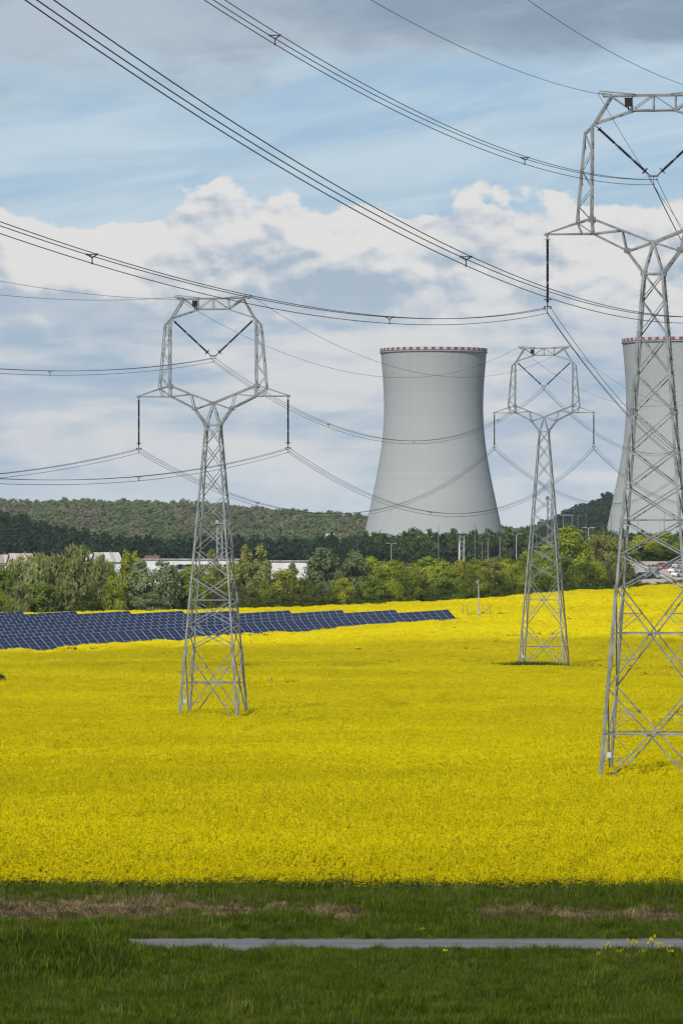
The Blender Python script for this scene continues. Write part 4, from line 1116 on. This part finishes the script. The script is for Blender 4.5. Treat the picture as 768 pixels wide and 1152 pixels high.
root = thing('wire_fence', 'thin dark wire fence with a slanting corner post behind the camera pole', 'fence', (0, 0, 0))
pp = [(520.5, 691.), (525.5, 691), (538.5, 691.5), (551.5, 691.0)]; tops = []
for px, y in pp:
    dd = dpole + 9; xx, zz = at_z(px, dd); mb = MB(); mb.tube([(xx, dd, zz), (xx, dd, zz + 2.9)], .045, 6); tops.append((xx, dd, zz)); obj('post', mb.mesh('post', m_pole2), root)
mb = MB(); q = tops[-1]; mb.tube([(q[0] - 1.6, q[1], q[2] + .8), (q[0], q[1], q[2] + 2.7)], .045, 6); obj('brace', mb.mesh('brace', m_pole2), root)
mb = MB()
for hgt in (1.6, 2.0, 2.4, 2.8):
    for a_, b_ in zip(tops[:-1], tops[1:]): mb.tube([(a_[0], a_[1], a_[2] + hgt), (b_[0], b_[1], b_[2] + hgt)], .010, 4)
obj('wire', mb.mesh('wire', m_pole2), root)
dd = d_at(305.5, 769, 1.1); x, z = at_z(305.5, dd)
mb = MB(); mb.tube([(0, 0, 0), (.03, 0, 2.0)], .05, 6); mb.box((.02, -.06, 1.75), (.16, .03, .24))
tag(obj('marker_stake', mb.mesh('marker_stake', m_pole2), None, (x, dd, z)), 'thin dark stake in the rape right of the pylon by the solar panels', 'stake')

# ------------------------------------------------------------------ car park
m_gravel = simple('car_park_gravel', (.40, .36, .30), (.32, .29, .25), .5, .95)
mb = MB(); gx_ = np.linspace(702, 850, 12); gd_ = np.linspace(1262, 1345, 8)
for d_ in gd_:
    for p in gx_: x_ = xat(p, d_); mb.v.append((x_, d_, float(zt(x_, d_)) + .06))
for i in range(7):
    for j in range(11): a = i * 12 + j; mb.f.append((a, a + 1, a + 13, a + 12)); mb.mi.append(0)
tag(obj('car_park', mb.mesh('car_park', m_gravel)), 'pale gravel car park beyond the rape at right', kind='structure')
m_tyre = simple('tyre_rubber', (.02, .02, .02), (.03, .03, .03), 3, .8)
m_rim = simple('wheel_rim', (.4, .4, .42), (.3, .3, .32), 3, .3, .8)
def paint(nm, c): return simple(nm, c, tuple(v * .92 for v in c), .5, .25, 0, 2, .5)
PAINT = {'red': paint('red_car_paint', (.30, .02, .03)), 'white': paint('white_car_paint', (.75, .75, .74)), 'silver': paint('silver_car_paint', (.42, .44, .46)), 'black': paint('black_car_paint', (.02, .02, .025)), 'blue': paint('blue_car_paint', (.04, .07, .16))}
m_light = simple('headlight_glass', (.75, .75, .72), (.6, .6, .6), 3, .1)
m_tail = simple('tail_light', (.35, .02, .02), (.28, .02, .02), 3, .2)
CAR = None
def car_master():
    root = thing('parked_car', '', 'car')
    prof = [(-2.1, .35), (-2.15, .62), (-2.05, .92), (-1.25, 1.0), (-.55, 1.42), (.85, 1.46), (1.55, 1.02), (2.05, .95), (2.15, .6), (2.1, .35)]
    low = [(-2.1, .32), (-2.15, .62), (-2.05, .90), (-1.2, .98), (1.6, 1.0), (2.05, .93), (2.15, .6), (2.1, .32)]
    mb = MB(); n = len(low)
    vs = []
    for w, s in ((-.80, .97), (-.88, 1), (.88, 1), (.80, .97)): vs += [(x_ * s, w, z_) for x_, z_ in low]
    fs = [tuple(range(n - 1, -1, -1)), tuple(3 * n + i for i in range(n))]
    for k in range(3): fs += [(k * n + i, k * n + (i + 1) % n, (k + 1) * n + (i + 1) % n, (k + 1) * n + i) for i in range(n)]
    mb.add(vs, fs)
    obj('body', mb.mesh('body', PAINT['white']), root)
    cab = [(-1.25, .97), (-.55, 1.40), (.9, 1.42), (1.58, .98)]; n = 4; mb = MB(); vs = []
    for w, s in ((-.82, 0), (-.66, 1), (.66, 1), (.82, 0)):
        vs += [(x_, w if z_ < 1.2 else w / .82 * .66 if abs(w) > .7 else w, z_) for x_, z_ in cab]
    mb.add([(-1.25, -.82, .97), (1.58, -.82, .98), (1.58, .82, .98), (-1.25, .82, .97), (-.6, -.66, 1.42), (.92, -.66, 1.44), (.92, .66, 1.44), (-.6, .66, 1.42)],
           [(0, 1, 5, 4), (1, 2, 6, 5), (2, 3, 7, 6), (3, 0, 4, 7)]); obj('windows', mb.mesh('windows', m_glass), root)
    mb = MB(); mb.box((.16, 0, 1.45), (1.56, 1.36, .06))
    for s in (-1, 1):
        mb.bar((-1.25, s * .82, .97), (-.6, s * .66, 1.44), .09, angle=False); mb.bar((1.58, s * .82, .98), (.92, s * .66, 1.44), .12, angle=False); mb.bar((.2, s * .83, .97), (.2, s * .67, 1.44), .09, angle=False)
    obj('roof', mb.mesh('roof', PAINT['white']), root)
    for sx in (-1.3, 1.35):
        for sy in (-.8, .8):
            mb = MB(); mb.lathe([(.0, -.11), (.30, -.11), (.33, -.06), (.33, .06), (.30, .11), (0, .11)], 14, (sx, sy, .33), (0, 1, 0)); w_ = obj('wheel', mb.mesh('wheel', m_tyre), root)
            mb = MB(); mb.lathe([(0, .12), (.2, .12), (.2, -.12), (0, -.12)], 10, (sx, sy, .33), (0, 1, 0)); obj('rim', mb.mesh('rim', m_rim), w_)
    for sy in (-.62, .62):
        mb = MB(); mb.box((-2.10, sy, .72), (.12, .36, .16)); obj('headlight', mb.mesh('headlight', m_light), root)
        mb = MB(); mb.box((2.08, sy, .78), (.12, .34, .18)); obj('tail_light', mb.mesh('tail_light', m_tail), root)
    return root
def paint_car(root, key):
    for ch in root.children:
        if ch.name.split('.')[0] in ('body', 'roof'):
            ch.material_slots[0].link = 'OBJECT'; ch.material_slots[0].material = PAINT[key]
car = car_master()
cars = [(706, 652.5, 'silver', 2.2, 'silver car, leftmost in the car park behind the tallest pylon'),
        (723, 650.5, 'blue', 2.0, 'dark blue car left of the silver one in the front of the car park'),
        (730, 650.0, 'black', 1.9, 'black car in the front of the car park, seen through the tallest pylon'),
        (739, 650.5, 'silver', 1.8, 'silver car at the front of the car park, right of the black car'),
        (744, 639.5, 'red', .5, 'red car in the car park'),
        (733, 641.5, 'silver', .6, 'silver car parked left of the red car'),
        (755.5, 637.5, 'blue', .7, 'dark blue car in the back of the car park, right of the red car'),
        (765, 638.5, 'silver', .7, 'silver car in the back of the car park at the right edge'),
        (759.5, 644.0, 'white', .9, 'white car, upper of two near the right edge of the car park'),
        (763, 648.5, 'white', .9, 'white car, lower of two near the right edge of the car park')]
for i, (px, y, key, rz, lb) in enumerate(cars):
    d_ = d_at(px, y, .1, 1200, 1500); x_ = xat(px, d_); loc = (x_, d_, float(zt(x_, d_)) + .07)
    if i == 0: car.location = loc; car.rotation_euler = (0, 0, rz); c_ = car; c_['label'] = lb; c_['group'] = 'parked cars'
    else: c_ = dup(car, loc, rz, lb, 'parked cars')
    paint_car(c_, key)

# ------------------------------------------------------------------ light: sun, drifting clouds overhead, sky
SUN = Vector((-.27, -.67, .69)).normalized()
sl = bpy.data.lights.new('sun', 'SUN'); sl.energy = 3.5; sl.angle = math.radians(.55); sl.color = (1, .95, .87)
so = bpy.data.objects.new('sun', sl); COL.objects.link(so)
so.rotation_euler = (-SUN).to_track_quat('-Z', 'Y').to_euler(); so.location = SUN * 500

m_cloud = bpy.data.materials.new('cloud_vapour'); m_cloud.use_nodes = True
t = NT(m_cloud.node_tree); t.n.remove(t.n['Principled BSDF'])
tr = t.new('ShaderNodeBsdfTransparent'); df = t.new('ShaderNodeBsdfTranslucent'); df.inputs[0].default_value = (.95, .95, .95, 1); mx = t.new('ShaderNodeMixShader')
tc = t.new('ShaderNodeTexCoord'); nz = t.noise(tc.outputs['Object'], .012, 5, .6)
t.put(mx.inputs[0], t.m('MULTIPLY_ADD', nz, .08, .20))
t.l.new(tr.outputs[0], mx.inputs[1]); t.l.new(df.outputs[0], mx.inputs[2]); t.l.new(mx.outputs[0], t.n['Material Output'].inputs[0])
def cloud(label, shadow_xy, shadow_z, alt, lumps):
    k = (alt - shadow_z) / SUN.z
    c = Vector((shadow_xy[0], shadow_xy[1], shadow_z)) + SUN * k
    import bmesh
    bm = bmesh.new()
    sx, sy, sz = lumps
    r_ = bmesh.ops.create_icosphere(bm, subdivisions=5, radius=1.0)
    for v in r_['verts']:
        p = v.co.copy()
        f = 1 + .10 * math.sin(p.x * 5 + 1) * math.sin(p.y * 6 + 2) + .06 * math.sin(p.y * 13 + p.x * 4) + .05 * math.sin(p.x * 17 + 3) * math.cos(p.z * 9) + .03 * math.sin(p.y * 31 + p.x * 9)
        zz = p.z * f; zz = zz * (1 + .25 * math.sin(p.x * 9) * math.cos(p.y * 8)) if zz > 0 else zz * .25
        v.co = Vector((p.x * f * sx, p.y * f * sy, zz * sz))
    me = bpy.data.meshes.new('cloud'); bm.to_mesh(me); bm.free(); me.materials.append(m_cloud)
    me.polygons.foreach_set('use_smooth', [True] * len(me.polygons))
    return tag(obj('cloud', me, None, c), label, kind='stuff')
# its shadow lies over the near two thirds of the field
cloud('cumulus cloud drifting above the near field', (-20, 360), 0, 1000,
      (430, 600, 160))

w = bpy.data.worlds.new('World'); SC.world = w; w.use_nodes = True
t = NT(w.node_tree); t.n.clear()
out = t.new('ShaderNodeOutputWorld')
sky = t.new('ShaderNodeTexSky', sky_type='NISHITA'); sky.sun_disc = False
sky.sun_elevation = math.asin(SUN.z); sky.sun_rotation = math.atan2(SUN.x, SUN.y); sky.altitude = 200; sky.air_density = 1.0; sky.dust_density = .2; sky.ozone_density = 1.5
bg1 = t.new('ShaderNodeBackground'); bg1.inputs[1].default_value = .075; t.l.new(sky.outputs[0], bg1.inputs[0])
tc = t.new('ShaderNodeTexCoord'); sep = t.new('ShaderNodeSeparateXYZ'); t.l.new(tc.outputs['Generated'], sep.inputs[0])
az = t.m('ARCTAN2', sep.outputs[0], sep.outputs[1]); el = t.m('ARCSINE', sep.outputs[2])
u = t.m('MULTIPLY', az, F / 100.); v = t.m('MULTIPLY', el, F / 100.)       # hundredths of the photo scale: about 7.7 x 11.5 in view
def sx(x): return (x - 384) / 100.
def sy(y): return (HOR - y) / 100.
p2 = t.xyz(u, v, 0.)
# outlines and billows; the shifted copies give each billow a side turned to the sun
def billow(du, dv, sc_, seed, det, ro):
    return t.noise(t.xyz(t.m('MULTIPLY', t.m('ADD', u, du), sc_), t.m('MULTIPLY', t.m('ADD', v, dv), sc_ * 1.45), seed), 1., det, ro, .15)
nA = billow(0, 0, .62, 3.7, 8, .52)
nL0 = billow(0, 0, .62, 3.7, 2, .40); nL1 = billow(.10, .32, .62, 3.7, 2, .40)
nF0 = billow(0, 0, 1.35, 6.1, 6, .5); nF1 = billow(.05, .11, 1.35, 6.1, 6, .5)
relief = t.m('ADD', t.m('MULTIPLY', t.m('SUBTRACT', nL0, nL1), 1.5), t.m('MULTIPLY', t.m('SUBTRACT', nF0, nF1), 1.5))
nS = t.noise(t.xyz(t.m('MULTIPLY', u, .26), t.m('MULTIPLY', v, 1.5), 1.3), 1., 6, .52, .3)     # layered stripes low down
nS2 = t.noise(t.xyz(t.m('MULTIPLY', u, .55), t.m('MULTIPLY', v, 2.6), 8.1), 1., 7, .56, .2)
tilt = t.m('SUBTRACT', v, t.m('MULTIPLY', u, .16))
nW = t.noise(t.xyz(t.m('MULTIPLY', u, .25), t.m('MULTIPLY', tilt, 1.5), 5.5), 1., 7, .60, .5)   # wisps
nT = t.noise(t.xyz(t.m('MULTIPLY', u, .30), t.m('MULTIPLY', v, .8), 9.2), 1., 7, .55)
# cumulus bank with bumpy top
topv = t.m('ADD', t.m('ADD', sy(226), t.m('MULTIPLY', t.m('SUBTRACT', nA, .5), 2.2)), t.m('MULTIPLY', t.m('SUBTRACT', nF0, .5), .75))
e1 = t.m('SUBTRACT', topv, v)
cum = t.smooth(e1, -.03, .07)
depth = t.smooth(e1, .0, 1.1)
lum = t.m('ADD', t.m('MULTIPLY_ADD', depth, -.22, .79), t.m('MULTIPLY', relief, 1.05))
lum = t.m('ADD', lum, t.m('MULTIPLY', t.m('SUBTRACT', nS, .5), .50))
lum = t.m('MINIMUM', t.m('MAXIMUM', lum, .38), .82)
tint = t.smooth(lum, .40, .78)
cumcol = t.mix(tint, (.41, .505, .62), (.79, .78, .77))
# stripes below the bank: white rolls between blue-grey
low = t.smooth(v, sy(300), sy(400))
stripe = t.smooth(t.m('ADD', t.m('MULTIPLY', nS, .5), t.m('MULTIPLY', nS2, .5)), .42, .58)
lowcol = t.mix(stripe, (.39, .515, .65), (.70, .72, .735))
horiz = t.smooth(v, sy(480), sy(590))
lowcol = t.mix(t.m('MULTIPLY', horiz, .7), lowcol, (.60, .69, .765))
cumcol = t.mix(t.m('MULTIPLY', low, .85), cumcol, lowcol)
# blue gap with wisps
wisp = t.m('MULTIPLY', t.smooth(nW, .34, .66), .85)
# dark bank at the top
e2 = t.m('ADD', t.m('SUBTRACT', v, sy(92)), t.m('MULTIPLY', t.m('SUBTRACT', nT, .5), 2.2))
bank = t.smooth(e2, -.35, .30)
bankcol = t.mix(t.smooth(t.m('ADD', nT, t.m('MULTIPLY', u, .03)), .34, .60), (.46, .54, .63), (.27, .36, .475))
bankcol = t.mix(t.m('MULTIPLY', t.smooth(nW, .52, .72), .35), bankcol, (.62, .65, .68))
# the rest of the heavens: broken cloud
dome = t.noise(tc.outputs['Generated'], 2.2, 7, .58)
domem = t.m('MULTIPLY', t.smooth(dome, .40, .62), .85)
high = t.smooth(v, sy(-120), sy(-520))
veil = t.mix(.0, (.64, .72, .80), (.64, .72, .80))
mask = t.m('MAXIMUM', t.m('MAXIMUM', cum, bank), .72)
col = t.mix(cum, t.mix(bank, t.mix(wisp, (.30, .465, .685), (.58, .685, .79)), bankcol), cumcol)
maskh = t.m('ADD', t.m('MULTIPLY', mask, t.m('SUBTRACT', 1., high)), t.m('MULTIPLY', domem, high))
colh = t.mix(high, col, t.mix(t.smooth(dome, .45, .75), (.68, .70, .72), (.42, .47, .54)))
below = t.smooth(el, .0, -.02)
colh = t.mix(below, colh, (.30, .33, .34))
bg2 = t.new('ShaderNodeBackground'); t.l.new(colh, bg2.inputs[0]); bg2.inputs[1].default_value = .80
mxs = t.new('ShaderNodeMixShader'); t.put(mxs.inputs[0], maskh); t.l.new(bg1.outputs[0], mxs.inputs[1]); t.l.new(bg2.outputs[0], mxs.inputs[2])
t.l.new(mxs.outputs[0], out.inputs[0])

# ------------------------------------------------------------------ air
HAZE = 3.4e-5
if HAZE:
    mh = bpy.data.materials.new('air'); mh.use_nodes = True; th_ = NT(mh.node_tree); th_.n.remove(th_.n['Principled BSDF'])
    pv = th_.new('ShaderNodeVolumePrincipled'); pv.inputs['Color'].default_value = (.80, .88, .97, 1); pv.inputs['Density'].default_value = HAZE; pv.inputs['Anisotropy'].default_value = .2
    th_.l.new(pv.outputs[0], th_.n['Material Output'].inputs['Volume'])
    mb = MB(); mb.box((0, 2480, 80), (2000, 5200, 170)); tag(obj('haze', mb.mesh('haze', mh)), 'thin bluish air between the field and the far hills', kind='stuff')

# ------------------------------------------------------------------ camera
cam = bpy.data.cameras.new('camera'); co = bpy.data.objects.new('camera', cam); COL.objects.link(co)
co.location = (0, 0, CAMZ); co.rotation_euler = (math.radians(90), 0, 0)
cam.sensor_fit = 'VERTICAL'; cam.sensor_height = 36.; cam.sensor_width = 24.; cam.lens = F * 36. / 1152.
cam.shift_y = (HOR - 576.) / 1152.
cam.clip_start = 1.; cam.clip_end = 20000.
SC.camera = co

SC.view_settings.view_transform = 'Standard'; SC.view_settings.look = 'None'; SC.view_settings.exposure = 0.3; SC.view_settings.gamma = 1.; SC.view_settings.use_curve_mapping = False
SC.render.engine = 'CYCLES'
cy = SC.cycles
cy.use_denoising = True
try: cy.denoiser = 'OPENIMAGEDENOISE'
except Exception: pass
cy.max_bounces = 5; cy.diffuse_bounces = 2; cy.glossy_bounces = 2; cy.transmission_bounces = 2; cy.transparent_max_bounces = 12; cy.volume_bounces = 0
cy.use_adaptive_sampling = True; cy.adaptive_threshold = .02
cy.filter_width = 1.3
